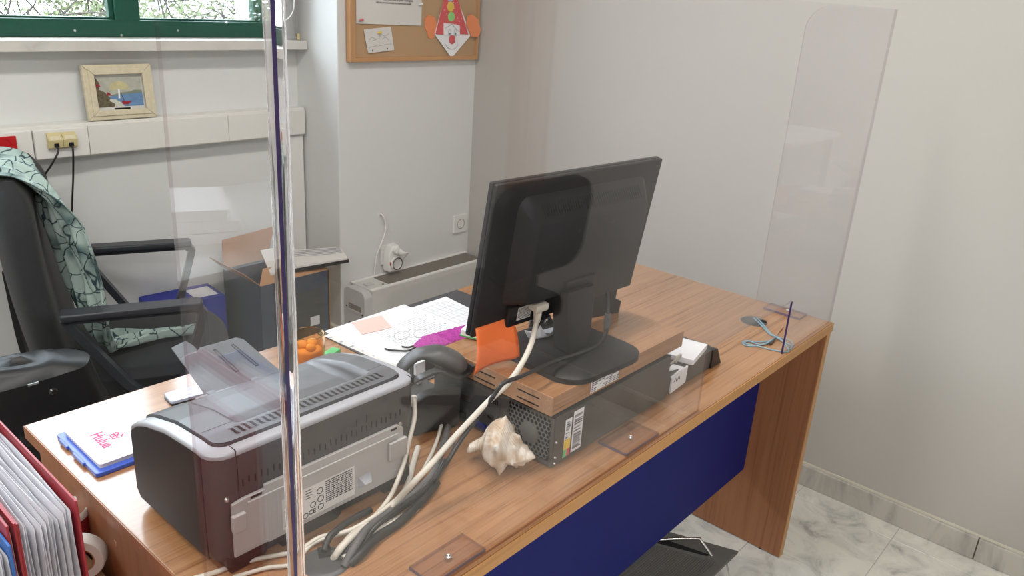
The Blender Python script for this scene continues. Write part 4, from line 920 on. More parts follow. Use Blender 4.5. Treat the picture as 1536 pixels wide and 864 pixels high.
# amber tumbler
q = (-1.1495,0.6847,0.7400); cu = thing('amber_tumbler', 'amber glass tumbler with orange filling behind the printer', 'tumbler', (q[0], q[1], H+.0002))
Vb = Vector((-1.1663,0.6578,0.8050)); cx_, cy_ = (q[0]+Vb.x)/2, (q[1]+Vb.y)/2
cx_, cy_ = Vb.x, Vb.y; cu.location = (cx_, cy_, H+.0002); hz = .083
obj('glass_wall', MB().lathe([(0, .0005), (.026, .0005), (.030, .004), (.0335, hz), (.0315, hz), (.028, .008), (0, .007)], (cx_, cy_, H), 'z', 36), M['amber'], cu)
obj('filling', MB().lathe([(0, .009), (.0262, .009), (.0288, .046), (.018, .055), (0, .050)], (cx_, cy_, H), 'z', 30), M['amber_fill'], cu, smooth=60)
for a, r in ((.4, .012), (2.4, .013), (4.4, .011)): obj('flower_bud', MB().lathe([(0, -r), (r*.7, -r*.7), (r, 0), (r*.7, r*.7), (0, r)], (cx_+.013*math.cos(a), cy_+.013*math.sin(a), H+.055), 'z', 14), M['amber_fill'], cu, smooth=80)
single('green_eraser', MB(rotz((-1.0963,0.6759,0.7420), 20)).box((-.02, -.010, .0012), (.02, .012, .014)), M['green_p'], 'small green block peeking out behind the printer top edge', 'eraser', bevel=.003)

# notepad on its blue tray
tl, bl, br_, tr_ = [Vector(v) for v in ((-1.6205,0.7123,0.7520), (-1.6223,0.5700,0.7520), (-1.5572,0.5681,0.7520), (-1.5351,0.7143,0.7520))]
ctr = (tl+bl+br_+tr_)/4; dx_ = (bl-tl).normalized(); tx = thing('blue_tray', 'flat blue plastic tray under the white notepad', 'tray', (ctr.x, ctr.y, H))
ang = math.atan2(dx_.y, dx_.x)
XA = Vector((math.cos(ang), math.sin(ang), 0)); YA = Vector((-XA.y, XA.x, 0))
La, Lw = (bl-tl).length, .098
F = frame((tl.x, tl.y, H), XA, YA)
obj('tray', MB(F).prism([(x+La/2+.001, y+Lw/2-.002, .0004) for x, y in rrect(La+.022, Lw+.018, .006)], (0, 0, .0075)), M['blue_pad'], tx, bevel=.0015)
for a, b in ((.012, .045), (.068, .112)): obj('clip_bar', MB(F).box((a, -.0145, .003), (b, -.0095, .0095)), M['blue_pad'], tx, bevel=.0015)
npd = thing('notepad', 'white notepad with red lettering and a flower mark on the blue tray', 'notepad', (ctr.x, ctr.y, H+.008))
obj('pages', MB(F).prism([(x+La/2, y+Lw/2, .0081) for x, y in rrect(La, Lw, .005)], (0, 0, .0062)), M['paper_grey'], npd)
obj('cover', MB(F).prism([(x+La/2, y+Lw/2, .0144) for x, y in rrect(La+.002, Lw+.002, .007)], (0, 0, .0012)), M['paper'], npd, bevel=.0004)
q = Vector((-1.5891,0.6401,0.7557)); text('lettering', 'Hulua', .028, frame((q.x, q.y, H+.0158), XA, YA), M['pinkprint'], npd, sx=.85, bold=.0006)
fl_ = Vector((-1.5657,0.6387,0.7557))
for k in range(5):
    a = 2*PI*k/5; c = (fl_.x+.0062*math.cos(a), fl_.y+.0062*math.sin(a), H+.0158)
    obj('flower_petal', MB().tube([(c[0]+.0042*math.cos(t), c[1]+.0042*math.sin(t), c[2]) for t in [2*PI*i/12 for i in range(12)]], .0009, 5, closed=True), M['pinkprint'], npd)
obj('flower_leaf', MB().ribbon(sm([tuple(fl_+XA*.008-YA*.006+Vector((0, 0, .0002))), tuple(fl_+XA*.014+Vector((0, 0, .0002))), tuple(fl_+XA*.012+YA*.010+Vector((0, 0, .0002)))], 5), (XA.x, XA.y, 0), .004, .0004), M['clear_cover'], npd)
q = (-1.3935,0.7125,0.7420); dv = thing('pale_blue_device', 'small flat pale blue device behind the left end of the printer', 'device', (q[0], q[1], H))
Fd = rotz((q[0], q[1], H), -8); obj('shell', MB(Fd).prism([(x, y, .0006) for x, y in rrect(.09, .042, .006)], (0, 0, .009)), M['clear_cover'], dv, bevel=.0015)
obj('edge_band', MB(Fd).prism([(x, y, .0003) for x, y in rrect(.092, .044, .007)], (0, 0, .004)), M['black'], dv); obj('label_strip', MB(Fd).box((-.01, -.008, .0097), (.03, .004, .0099)), M['paper'], dv)

# ------------------------------------------------------------------ office chair, scarf
cy = thing('office_chair', 'dark grey swivel office chair with looped arms behind the desk', 'chair', (-1.09, 1.585, 0))
CM = rotz((-1.09, 1.585, 0), -25)
def seatp(u, v):
    a = 2*PI*v; rr_ = min(1, u*1.0); 
    x = .225*rr_*(abs(math.cos(a))**.55)*(1 if math.cos(a) > 0 else -1); y = .235*rr_*(abs(math.sin(a))**.55)*(1 if math.sin(a) > 0 else -1)
    return (x, y, .475+.012*(1-rr_**4)-.02*max(0, rr_-.93)/.07)
mb = MB(CM).grid(14, 49, seatp)
obj('seat', mb, M['fabric'], cy, smooth=70)
side = [(x, y) for x, y in [(seatp(1, k/48)[0], seatp(1, k/48)[1]) for k in range(48)]]
obj('seat_side', MB(CM).add([(x, y, .458) for x, y in side]+[(x*.94, y*.94, .405) for x, y in side], [(k, 48+k, 48+(k+1) % 48, (k+1) % 48) for k in range(48)]+[tuple(range(48, 96))]), M['fabric'], cy, smooth=50)
def backp(u, v):     # u around section, v up
    a = 2*PI*u; hw = .225*(1-.30*max(0, .35-v)/.35-(.22*((v-.75)/.25)**2 if v > .75 else 0)); th = .050*(1-(.65*((v-.86)/.14)**2 if v > .86 else 0))
    z = .47+.525*v; cs, sn_ = math.cos(a), math.sin(a); y = hw*abs(cs)**.5*(1 if cs > 0 else -1); x = -.245-.06*v+.05*(v-.35)**2+th*abs(sn_)**.7*(1 if sn_ > 0 else -1)+.035*(y/.22)**2
    return (x, y, z)
mb = MB(CM).grid(33, 30, backp); nb = len(mb.v); 
obj('backrest', mb, M['fabric'], cy, smooth=80)
obj('backrest_top', MB(CM).add([backp(k/32, 1) for k in range(32)], [tuple(range(32))]), M['fabric'], cy, smooth=0)
obj('backrest_underside', MB(CM).add([backp(k/32, 0) for k in range(32)], [tuple(range(31, -1, -1))]), M['fabric'], cy, smooth=0)
obj('back_bar', MB(CM).ribbon(sm([(-.05, 0, .40), (-.20, 0, .395), (-.29, 0, .42), (-.315, 0, .50), (-.325, 0, .72)], 6), (0, 1, 0), .07, .014), M['black'], cy)
for s in (1, -1):
    y = .275*s
    lp = [(-.175, y, .665), (.13, y, .668), (.150, y, .655), (.105, y*.98, .50), (.075, y*.96, .43), (-.020, y*.96, .43), (-.055, y*.97, .47), (-.160, y, .64)]
    lp = lp+[lp[0]]; path = []
    for a, b in zip(lp, lp[1:]):
        for k in range(5): path.append(Vector(a).lerp(Vector(b), k/5))
    path.append(Vector(lp[0]))
    obj('arm_loop', MB(CM).ribbon(path, (0, 1, 0), .032, .020), M['arm'], cy, bevel=.003, smooth=60)
    obj('arm_pad', MB(CM).prism([(-.185, y-.026, .664), (.135, y-.026, .668), (.150, y-.02, .664), (.150, y+.02, .664), (.135, y+.026, .668), (-.185, y+.026, .664)], (0, 0, .022)), M['arm'], cy, bevel=.008, seg=3)
    obj('arm_bracket', MB(CM).box((-.02, y*.96-.012 if s > 0 else y*.96-.012, .405), (.07, y*.96+.012, .43)).box((.0, min(0, y), .398), (.05, max(0, y), .406)), M['black'], cy)
obj('mechanism', MB(CM).box((-.12, -.09, .345), (.12, .09, .402)), M['black'], cy, bevel=.01)
obj('gas_column', MB(CM).cyl((0, 0, .10), (0, 0, .35), .026, 18), M['black'], cy)
for k in range(5):
    a = 2*PI*k/5+.3; d = Vector((math.cos(a), math.sin(a), 0))
    obj('base_arm', MB(CM).tube([(0, 0, .105), tuple(d*.15+Vector((0, 0, .098))), tuple(d*.29+Vector((0, 0, .072)))], [.026, .021, .015], 10), M['black'], cy)
    c = d*.29; obj('castor', MB(CM @ frame((c.x, c.y, .0275), (-d.y, d.x, 0), (0, 0, 1))).lathe([(0, -.022), (.02, -.022), (.027, -.015), (.027, .015), (.02, .022), (0, .022)], (0, 0, 0), 'x', 18), M['black'], cy)
# scarf draped over the backrest top, its tail lying on the seat
sp_ = [(-.365, -.02, .80), (-.362, -.03, .90), (-.345, -.04, .975), (-.305, -.05, 1.005), (-.245, -.06, .990), (-.198, -.075, .92), (-.175, -.09, .84), (-.158, -.10, .75), (-.145, -.11, .66), (-.135, -.115, .58), (-.105, -.11, .525), (-.04, -.095, .512), (.05, -.075, .505), (.125, -.06, .502)]
sp_ = sm(sp_, 8); ms = len(sp_)
def scarfp(u, v):
    i = u*(ms-1); k = min(int(i), ms-2); c = sp_[k].lerp(sp_[k+1], i-k); t = (sp_[k+1]-sp_[k]).normalized()
    kk = max(0, min(1, (u-.30)/.12))*max(0, min(1, (.80-u)/.08)); W = Vector((.10+.42*kk, -1, 0)).normalized(); c = c+Vector((.006, -.045, 0))*kk; nn = t.cross(W).normalized()*-1
    wd = .140-.070*u if u < .66 else max(.010, .094-.36*(u-.66))
    s = (v-.5)*2
    f = .011*math.sin(v*17+u*9+2*noise.noise((u*5, v*3, 0)))+.006*math.sin(v*41+u*5)
    return c+W*(s*wd)+nn*(f+.012)+t*(.012*math.sin(v*9))
single('scarf', MB(CM).grid(110, 46, scarfp), M['scarf'], 'pale teal patterned scarf draped over the chair backrest', 'scarf', smooth=80, solid=.0012)

# black bag on the floor side of the chair, tall enough to show behind the desk
bg_ = thing('black_bag', 'shiny black bag slumped between the chair and the desk left end', 'bag', (-1.56, 1.16, 0))
def bagp(u, v):
    a = 2*PI*u; z = .004+.67*v; e = 1-.35*max(0, v-.6)/.4; r = 1+.10*noise.noise((math.cos(a)*2, math.sin(a)*2, v*5))
    return (-1.56+.23*e*r*abs(math.cos(a))**.6*(1 if math.cos(a) > 0 else -1), 1.16+.11*e*r*abs(math.sin(a))**.6*(1 if math.sin(a) > 0 else -1), z)
obj('bag_body', MB().grid(49, 26, bagp), M['bag'], bg_, smooth=70)
def bagt(u, v): a = bagp(u, 1); q = 1-v; return (-1.56+(a[0]+1.56)*q, 1.16+(a[1]-1.16)*q, a[2]+.035*math.sin(v*PI/2)+.018*noise.noise((a[0]*9*q, a[1]*9*q, 3)))
obj('bag_top', MB().grid(49, 8, bagt), M['bag'], bg_, smooth=70)
obj('bag_base', MB().add([bagp(k/48, 0) for k in range(48)], [tuple(range(47, -1, -1))]), M['bag'], bg_, smooth=0)
obj('strap', MB().ribbon(sm([(-1.70, 1.12, .56), (-1.68, 1.05, .60), (-1.56, 1.00, .585), (-1.45, 1.05, .57), (-1.43, 1.12, .54)], 7), (0, .3, 1), .022, .004), M['bag'], bg_)
q = Vector((-1.5263,1.0450,0.6634)); obj('stud', MB().lathe([(0, -.005), (.006, -.004), (.009, 0)], tuple(q), 'y', 16), M['black_gloss'], bg_)
q = Vector((-1.5602,1.0450,0.6937)); obj('zip_pull', MB().cbox(tuple(q), (.02, .003, .004)), M['steel'], bg_)

# ------------------------------------------------------------------ boxes by the window wall
B1 = [(-0.6211,1.9071,0.5000), (-0.2885,1.9702,0.5000)]
xb = thing('tall_carton', 'open dark carton by the column with printed side panel', 'box', (-.52, 1.80, 0))
x0, x1, yb0, yb1, zb = -.665, -.385, 1.66, 1.90, .515
wl = MB().box((x0, yb0, .002), (x1, yb0+.005, zb)).box((x0, yb1-.005, .002), (x1, yb1, zb)).box((x0, yb0+.005, .002), (x0+.005, yb1-.005, zb)).box((x0, yb0+.005, .002), (x1, yb1-.005, .008))
obj('carton_walls', wl, M['navy_box'], xb)
obj('carton_end', MB().box((x1-.005, yb0, .002), (x1, yb1, zb)), M['black_box'], xb)
obj('flap', MB().prism([(x0, yb0+.002, zb), (x1, yb0+.002, zb), (x1-.03, yb0+.07, zb+.03), (x0+.05, yb0+.06, zb+.035)], (0, .003, .001)), M['cardboard'], xb)
obj('flap', MB().prism([(x0, yb1-.003, zb), (x1-.10, yb1-.003, zb), (x1-.06, yb1+.01, zb+.115), (x0+.01, yb1+.01, zb+.10)], (0, .003, 0)), M['cardboard'], xb)
obj('flap', MB().prism([(x0+.002, yb0, zb), (x0+.002, yb1, zb), (x0-.06, yb1-.02, zb+.06), (x0-.05, yb0+.02, zb+.05)], (.003, 0, 0)), M['cardboard'], xb)
lb = obj('printed_panel', MB().quad((x0+.09, yb0-.0006, .25), (x1-.03, yb0-.0006, .25), (x1-.03, yb0-.0006, zb-.06), (x0+.09, yb0-.0006, zb-.06)), M['black_box'], xb)
b = MB(); rnd = random.Random(8)
for k in range(14):
    z = .30+k*.010; b.quad((x0+.10, yb0-.001, z), (x0+.10+rnd.uniform(.05, .13), yb0-.001, z), (x0+.10+.05, yb0-.001, z+.003), (x0+.10, yb0-.001, z+.003))
obj('fine_print', b, M['charcoal'], lb, kind='stuff')
obj('carton_mark', MB().quad((x1-.085, yb0-.0012, .315), (x1-.045, yb0-.0012, .315), (x1-.045, yb0-.0012, .35), (x1-.085, yb0-.0012, .35)), M['mount'], xb, label='small pale square mark')
single('magazine', MB().prism([(x0+.06, yb0+.03, zb+.018), (x0+.20, yb0+.02, zb+.022), (x0+.23, yb0+.15, zb+.062), (x0+.11, yb0+.17, zb+.058)], (0, 0, .006)), M['paper_grey'], 'printed booklet lying tilted in the top of the open carton', 'booklet')
nwp = thing('newspaper', 'folded newspaper with a dark edge across the carton right corner', 'newspaper', (x1-.03, yb0+.05, zb))
obj('pages', MB().prism([(x1-.12, yb0+.02, zb+.026), (x1+.07, yb0-.02, zb+.030), (x1+.09, yb0+.05, zb+.050), (x1-.10, yb0+.12, zb+.055)], (0, 0, .007)), M['paper_grey'], nwp)
obj('dark_cover', MB().prism([(x1-.13, yb0+.018, zb+.014), (x1+.075, yb0-.022, zb+.018), (x1+.095, yb0+.048, zb+.040), (x1-.11, yb0+.118, zb+.044)], (0, 0, .009)), M['black_gloss'], nwp)
b = MB()
for k in range(9):
    t = k/9; p0_ = Vector((x1-.11, yb0+.025, zb+.0335)).lerp(Vector((x1-.09, yb0+.115, zb+.0625)), t); p1_ = Vector((x1+.065, yb0-.012, zb+.0375)).lerp(Vector((x1+.085, yb0+.048, zb+.0575)), t); dq = Vector((.0005, .004, .0014)); b.quad(tuple(p0_), tuple(p1_), tuple(p1_+dq), tuple(p0_+dq))
obj('print_lines', b, M['print'], nwp, kind='stuff')
pl = thing('ochre_plank', 'ochre wooden plank with a slot leaning beside the carton', 'plank', (-.37, 1.76, 0))
pk = [(-.3795, 1.70, .002), (-.352, 1.70, .002), (-.352, 1.70, .50), (-.3795, 1.70, .50)]
obj('plank', MB().prism(pk, (0, .16, 0)), M['ochre'], pl, bevel=.0015)
obj('slot', MB().box((-.371, 1.6992, .40), (-.363, 1.702, .475)), M['hole'], pl); obj('slot_bracket', MB().box((-.369, 1.697, .42), (-.365, 1.6995, .49)), M['steel'], pl)
bb_ = thing('blue_carton', 'low blue carton with a white label behind the chair', 'box', (-.83, 1.90, 0))
BF = rotz((-.82, 1.893, 0), -5)
obj('stand_in_stack', MB(BF).box((-.115, -.065, .002), (.105, .055, .335)), M['navy_box'], bb_) if False else None
obj('carton', MB(BF).box((-.125, -.072, .002), (.115, .072, .452)), M['blue_box'], bb_, bevel=.002)
obj('carton_end', MB(BF).box((.1152, -.070, .004), (.1162, .070, .450)), M['charcoal'], bb_)
obj('paper_label', MB(BF).box((.02, -.05, .4522), (.10, .04, .4530)), M['paper'], bb_, label='white label on the lid'); obj('end_label', MB(BF).box((.1163, -.06, .39), (.1168, -.02, .43)), M['paper_grey'], bb_)

# ------------------------------------------------------------------ wall trunking, sockets, picture
YT = 1.918
tk = thing('wall_trunking', 'cream cable trunking running along the wall under the window', 'trunking', (-1.3, YWIN, .955))
obj('trunk_body', MB().box((-3.6, YT+.006, .955), (-.288, YWIN-.0005, 1.056)), M['trunk'], tk, bevel=.004)
for a, b, d in ((-3.6, -1.405, .0), (-1.40, -1.2135, .008), (-1.2105, -1.060, .008), (-1.0575, -.60, .0), (-.5985, -.290, .0)):
    obj('cover_plate', MB().box((a, YT-d, .960), (b, YT+.007, 1.047)), M['white_plastic'] if d else M['trunk'], tk, bevel=.005 if d else .0015)
vt = thing('upright_trunking', 'cream upright cable trunking in the corner beside the column', 'trunking', (-.31, YWIN, .01))
obj('trunk_body', MB().box((-.352, YT+.018, .004), (-.288, YWIN-.0005, .954)), M['trunk'], vt, bevel=.003)
obj('cover', MB().box((-.349, YT+.015, .006), (-.291, YT+.020, .952)), M['white_plastic'], vt, bevel=.001)
rsx = thing('red_socket', 'red wall socket set in the trunking at the left', 'socket', (-1.285, YT-.008, 1.01))
obj('plate', MB().box((-1.325, YT-.014, .985), (-1.257, YT-.0082, 1.036)), M['red_plastic'], rsx, bevel=.002)
obj('socket_well', MB().lathe([(.019, -.0005), (.017, .003), (.016, .0045), (0, .0045)], (-1.291, YT-.0146, 1.0105), 'y', 24), M['red_plastic'], rsx)
for s in (-1, 1): obj('pin_hole', MB().lathe([(0, 0), (.0025, 0)], (-1.291+s*.008, YT-.0106, 1.0105), 'y', 10), M['hole'], rsx)
for i, x in enumerate((-1.1585, -1.1185)):
    g = thing('data_outlet', 'yellowed data outlet on the trunking, %s of the pair' % ('left' if i == 0 else 'right'), 'outlet', (x, YT-.008, 1.01), 'data outlets on the trunking')
    obj('housing', MB().prism([(x-.0195, YT-.0085, .988), (x-.0195, YT-.022, .994), (x-.0195, YT-.026, 1.016), (x-.0195, YT-.010, 1.036), (x-.0195, YT-.0085, 1.036)], (.039, 0, 0)), M['gold'], g, bevel=.0012)
    obj('port', MB().box((x-.006, YT-.0262, .996), (x+.007, YT-.020, 1.007)), M['hole'], g)
    obj('label_window', MB().add([(x-.014, YT-.0262, 1.0175), (x+.014, YT-.0262, 1.0175), (x+.014, YT-.0178, 1.0275), (x-.014, YT-.0178, 1.0275)], [(0, 1, 2, 3)]), M['frame_gold'], g, smooth=0)
cable('wall_cable', [(-1.158, YT-.022, 1.000), (-1.160, YT-.034, .985), (-1.180, YT-.03, .95), (-1.205, YT-.01, .90), (-1.22, YT+.02, .80)], .0028, 'cable', 'black cable from the left data outlet down behind the chair')
cable('wall_cable', [(-1.117, YT-.022, 1.000), (-1.119, YT-.032, .98), (-1.118, YT-.005, .90), (-1.120, YT+.03, .80), (-1.128, YT+.042, .70), (-1.135, YT+.045, .55)], .0028, 'cable', 'black cable hanging straight from the right data outlet')
pf = thing('framed_picture', 'small framed sea painting leaning on the cable trunking', 'picture', (-.943, YT+.02, 1.0565))
lean = .10
PM = frame((-.943, YT+.012, 1.058), (1, 0, 0), (0, lean, 1)); Wp, Hp = .104, .0815
for nm, poly in (('frame_rail', [(-Wp, 0), (Wp, 0), (Wp-.020, .020), (-Wp+.020, .020)]), ('frame_rail', [(-Wp, 2*Hp), (-Wp+.020, 2*Hp-.020), (Wp-.020, 2*Hp-.020), (Wp, 2*Hp)]), ('frame_rail', [(-Wp, 0), (-Wp+.020, .020), (-Wp+.020, 2*Hp-.020), (-Wp, 2*Hp)]), ('frame_rail', [(Wp, 0), (Wp, 2*Hp), (Wp-.020, 2*Hp-.020), (Wp-.020, .020)])):
    obj(nm, MB(PM).prism([(x, y, -.010) for x, y in poly], (0, 0, .016)), M['frame_gold'], pf, bevel=.0025)
    inn = [(x*.875, (y-Hp)*.87+Hp) for x, y in poly]; obj('frame_bead', MB(PM).prism([(x*.98, (y-Hp)*.975+Hp, 0) for x, y in inn], (0, 0, .010)), M['frame_gold'], pf, bevel=.002)
obj('mount', MB(PM).box((-Wp+.015, .015, -.006), (Wp-.015, 2*Hp-.015, -.003)), M['mount'], pf)
def pq(nm, pts, m, z): return obj(nm, MB(PM).add([(x, y, z) for x, y in pts], [tuple(range(len(pts)))]), m, pict, smooth=0)
sky_m = mat('painted_sky', (.42, .42, .36), .6, var=.3, scale=60); sea_m = mat('painted_sea', (.13, .24, .42), .5, var=.5, scale=120, stretch=(.3, 1, 3)); rock_m = mat('painted_rock', (.12, .10, .06), .6, var=.9, scale=140)
hill_m = mat('painted_hills', (.20, .24, .18), .6); foam_m = mat('painted_surf', (.55, .56, .48), .6, var=.4, scale=150); glow_m = mat('painted_glow', (.52, .47, .26), .6, var=.25, scale=80)
x0, x1, y0, y1 = -.073, .069, .038, .128
pict = obj('painting', MB(PM).box((x0, y0, -.003), (x1, y1, -.0022)), sky_m, pf)
pq('painted_glow', [(.0+.030*math.cos(a), .088+.026*math.sin(a)) for a in [PI*k/10 for k in range(11)]], glow_m, -.0020)
pq('painted_hills', [(-.02, .068), (x1, .068), (x1, .085), (.045, .086), (.03, .081), (.0, .079), (-.03, .071)], hill_m, -.0019)
pq('painted_sea', [(-.03, y0), (x1, y0), (x1, .077), (.0, .073), (-.035, .068)], sea_m, -.0018)
pq('painted_surf', [(-.045, y0), (.01, y0), (.0, .050), (-.015, .060), (-.035, .062), (-.05, .05)], foam_m, -.0017)
pq('painted_rock', [(x0, y0), (-.02, y0), (-.018, .046), (-.034, .056), (-.030, .064), (-.045, .082), (-.060, .090), (-.056, .108), (-.066, .126), (x0, .126)], rock_m, -.0016)
pq('painted_roof', [(-.071, .098), (-.054, .098), (-.057, .105), (-.067, .107)], M['red'], -.0015)
pq('painted_roof', [(-.040, .072), (-.026, .071), (-.030, .079), (-.036, .082)], M['red'], -.0015)
pq('painted_boat', [(.004, .044), (.022, .043), (.034, .053), (.016, .052), (.002, .055)], M['red'], -.0014)
pq('painted_mast', [(.009, .054), (.011, .054), (.003, .080), (.002, .080)], M['ink'], -.0013)
pq('painted_sail', [(-.006, .062), (-.001, .062), (.001, .090), (-.004, .090)], M['paper'], -.0013)
plq = obj('name_plate', MB(PM).box((-.022, .026, -.003), (.026, .034, -.0015)), M['hole'], pf)
text('plate_lettering', '---------', .006, PM @ Matrix.Translation((.002, .030, -.0013)), M['gold'], plq)

# grey pipe with a white pull cord at the window end
pp2 = thing('blind_tube', 'grey upright tube standing on the window sill end by the column', 'tube', (-.335, YWIN-.035, 1.2932))
obj('tube', MB().cyl((-.335, YWIN-.035, 1.2935), (-.335, YWIN-.035, 2.2), .026, 24), M['metal_grey'], pp2)
obj('end_collar', MB().cyl((-.335, YWIN-.035, 1.2932), (-.335, YWIN-.035, 1.305), .029, 24), M['metal_grey'], pp2)
obj('bracket', MB().box((-.308, YWIN-.05, 1.294), (-.296, YWIN-.02, 1.315)), M['gold'], pp2, bevel=.001)
cable('pull_cord', [(-0.3310,1.9000,1.4931), (-0.3342,1.9000,1.4107), (-0.3463,1.9000,1.3797), (-0.3711,1.9000,1.3617), (-0.3921,1.9000,1.3678), (-0.3983,1.9000,1.4044), (-0.3943,1.9000,1.4898)], .0022, 'white_plastic', 'white pull cord looping in front of the grey tube', 'cord')

# ------------------------------------------------------------------ cork board
YBd = YC-.022
cb = thing('cork_board', 'cork notice board in a pine frame on the column', 'notice board', (.08, YC-.01, 1.235))
bx0, bx1, bz0, bz1 = -.2465, .397, 1.236, 1.90
obj('cork', MB().box((bx0+.012, YC-.016, bz0+.012), (bx1-.012, YC-.001, bz1-.012)), M['cork'], cb)
for a, b in (((bx0, bz0), (bx0+.026, bz1)), ((bx1-.014, bz0), (bx1, bz1))): obj('frame_stile', MB().box((a[0], YC-.028, a[1]), (b[0], YC-.0005, b[1])), M['wood_edge_z'], cb, bevel=.004)
for z in (bz0, bz1-.016): obj('frame_rail', MB().box((bx0+.026, YC-.026, z), (bx1-.014, YC-.0005, z+.016)), M['cork_frame'], cb, bevel=.003)
YP = YC-.0175
ns = thing('notice_sheet', 'large white printed notice pinned to the cork board', 'paper', (-.07, YP, 1.36))
def sheetp(u, v): return (-.2135+.303*u, YP-.0015-.0015*math.sin(u*PI)*(1-v), 1.3655+.21*v-.003*u)
obj('sheet', MB().grid(10, 6, sheetp), M['paper_grey'], ns, solid=.0006, smooth=0)
text('lettering', 'your own health and that of your colleagues', .0115, frame((-.050, YP-.0045, 1.4490), (1, 0, -.01), (0, 0, 1)), M['ink'], ns, sx=.92)
text('lettering', 'safe by conscientiously to commercial health', .0095, frame((-.047, YP-.0045, 1.4375), (1, 0, -.01), (0, 0, 1)), M['ink'], ns, sx=.95)
def pin(p, colr, label):
    t = thing('push_pin', label, 'pin', p); obj('pin_head', MB().tube([(p[0], p[1], p[2]), (p[0]+.005, p[1]-.006, p[2]+.002), (p[0]+.010, p[1]-.009, p[2]+.004)], [.0028, .0036, .0046], 10), M[colr], t); obj('pin_needle', MB().tube([(p[0]+.001, p[1]-.001, p[2]), (p[0]-.003, p[1]+.004, p[2]-.001)], .0006, 5), M['steel'], t)
pin((-.203, YP-.006, 1.376), 'red_p', 'red push pin at the notice lower left corner'); pin((.073, YP-.006, 1.436), 'white_plastic', 'white push pin at the notice right edge'); pin((-.122, YP-.007, 1.335), 'clown_yellow', 'yellow push pin on the small tilted note')
sn2 = thing('small_note', 'small tilted white note with pencil writing on the cork board', 'note', (-.12, YP, 1.27))
n4 = [(-0.1833,1.7100,1.3466), (-0.0595,1.7100,1.3570), (-0.0428,1.7100,1.2761), (-0.1628,1.7100,1.2657)]
obj('sheet', MB().prism([(q[0], YP-.004, q[2]) for q in n4], (0, .0008, 0)), M['paper_grey'], sn2)
for q in ((-0.1434,1.7080,1.2748), (-0.0760,1.7080,1.2812)): obj('punched_hole', MB().lathe([(0, 0), (.003, 0)], (q[0], YP-.0044, q[2]), 'y', 10), M['hole'], sn2)
pn = MB(); rnd = random.Random(21)
for a, b in (((556, 60), (566, 56)), ((558, 64), (566, 62)), ((568, 50), (569, 63)), ((573, 52), (582, 50)), ((574, 60), (582, 56)), ((552, 70), (566, 68)), ((568, 69), (588, 66))):
    pass
for l in (((-0.1584,1.7080,1.3111), (-0.1465,1.7080,1.3202), (-0.1314,1.7080,1.3134), (-0.1465,1.7080,1.3066), (-0.1224,1.7080,1.3157)), ((-0.1164,1.7080,1.3361), (-0.1133,1.7080,1.3203), (-0.1162,1.7080,1.3043)), ((-0.1041,1.7080,1.3294), (-0.0888,1.7080,1.3249), (-0.0672,1.7080,1.3342)), ((-0.1010,1.7080,1.3112), (-0.0857,1.7080,1.3204), (-0.0701,1.7080,1.3112)), ((-0.1614,1.7080,1.2863), (-0.1404,1.7080,1.2884), (-0.1223,1.7080,1.2929)), ((-0.1162,1.7080,1.2906), (-0.0855,1.7080,1.2951), (-0.0543,1.7080,1.2973))):
    pn.tube(sm([(q[0], YP-.0046, q[2]) for q in l], 4), .0006, 4)
obj('pencil_writing', pn, M['print'], sn2, kind='stuff')
# paper clown
cl = thing('paper_clown', 'handmade paper clown face with a tall red dotted hat on the cork board', 'decoration', (.243, YP, 1.25))
yc_ = YP-.006
def cp(px, py): 
    return None
def poly(nm, pts, m, dy, th=.0012, parent=None): return obj(nm, MB().prism([(x, yc_-dy, z) for x, z in pts], (0, th, 0)), M[m], parent or cl)
cz = lambda q: (q[0], q[2])
fl_, fr_, fb = cz((0.1547,1.7100,1.3332)), cz((0.3544,1.7100,1.3320)), cz((0.2493,1.7100,1.2438))
tipx = .2285
poly('face_card', [fl_, fb, fr_, (tipx+.014, 1.50), (tipx-.014, 1.50)], 'paper', 0)
hl_, hr_ = cz((0.1581,1.7100,1.3332)), cz((0.3354,1.7100,1.3331)); e1, e2, e3, e4 = cz((0.2003,1.7100,1.3310)), cz((0.1986,1.7100,1.3725)), cz((0.2815,1.7100,1.3663)), cz((0.2869,1.7100,1.3341))
poly('hat', [hl_, e1, e2, cz((0.2412,1.7100,1.3731)), e3, e4, hr_, (tipx+.012, 1.52), (tipx-.012, 1.52)], 'clown_red', .0018)
poly('forehead', [cz((0.2004,1.7100,1.3286)), cz((0.1984,1.7100,1.3749)), cz((0.2852,1.7100,1.3664)), cz((0.2871,1.7100,1.3316))], 'paper', .0028, .0008)
hr = MB().tube([(q[0], yc_-.004, q[2]) for q in ((0.2064,1.7100,1.3555), (0.2414,1.7100,1.3707), (0.2828,1.7100,1.3415))], .0008, 4); obj('drawn_brow', hr, M['print'], cl)
for q, r, m_ in (((0.2330,1.7100,1.4337), .0185, 'clown_yellow'), ((0.2383,1.7100,1.3975), .0185, 'clown_green'), ((0.2295,1.7100,1.4696), .0185, 'clear_cover')):
    obj('hat_button', MB().lathe([(0, -.002), (r*.9, -.002), (r, 0)], (q[0], yc_-.0022, q[2]), 'y', 22), M[m_], cl)
q = (0.2477,1.7100,1.3140); obj('nose', MB().lathe([(0, -.004), (.013, -.003), (.0175, 0)], (q[0], yc_-.0015, q[2]-.0), 'y', 22), M['clown_red'], cl)
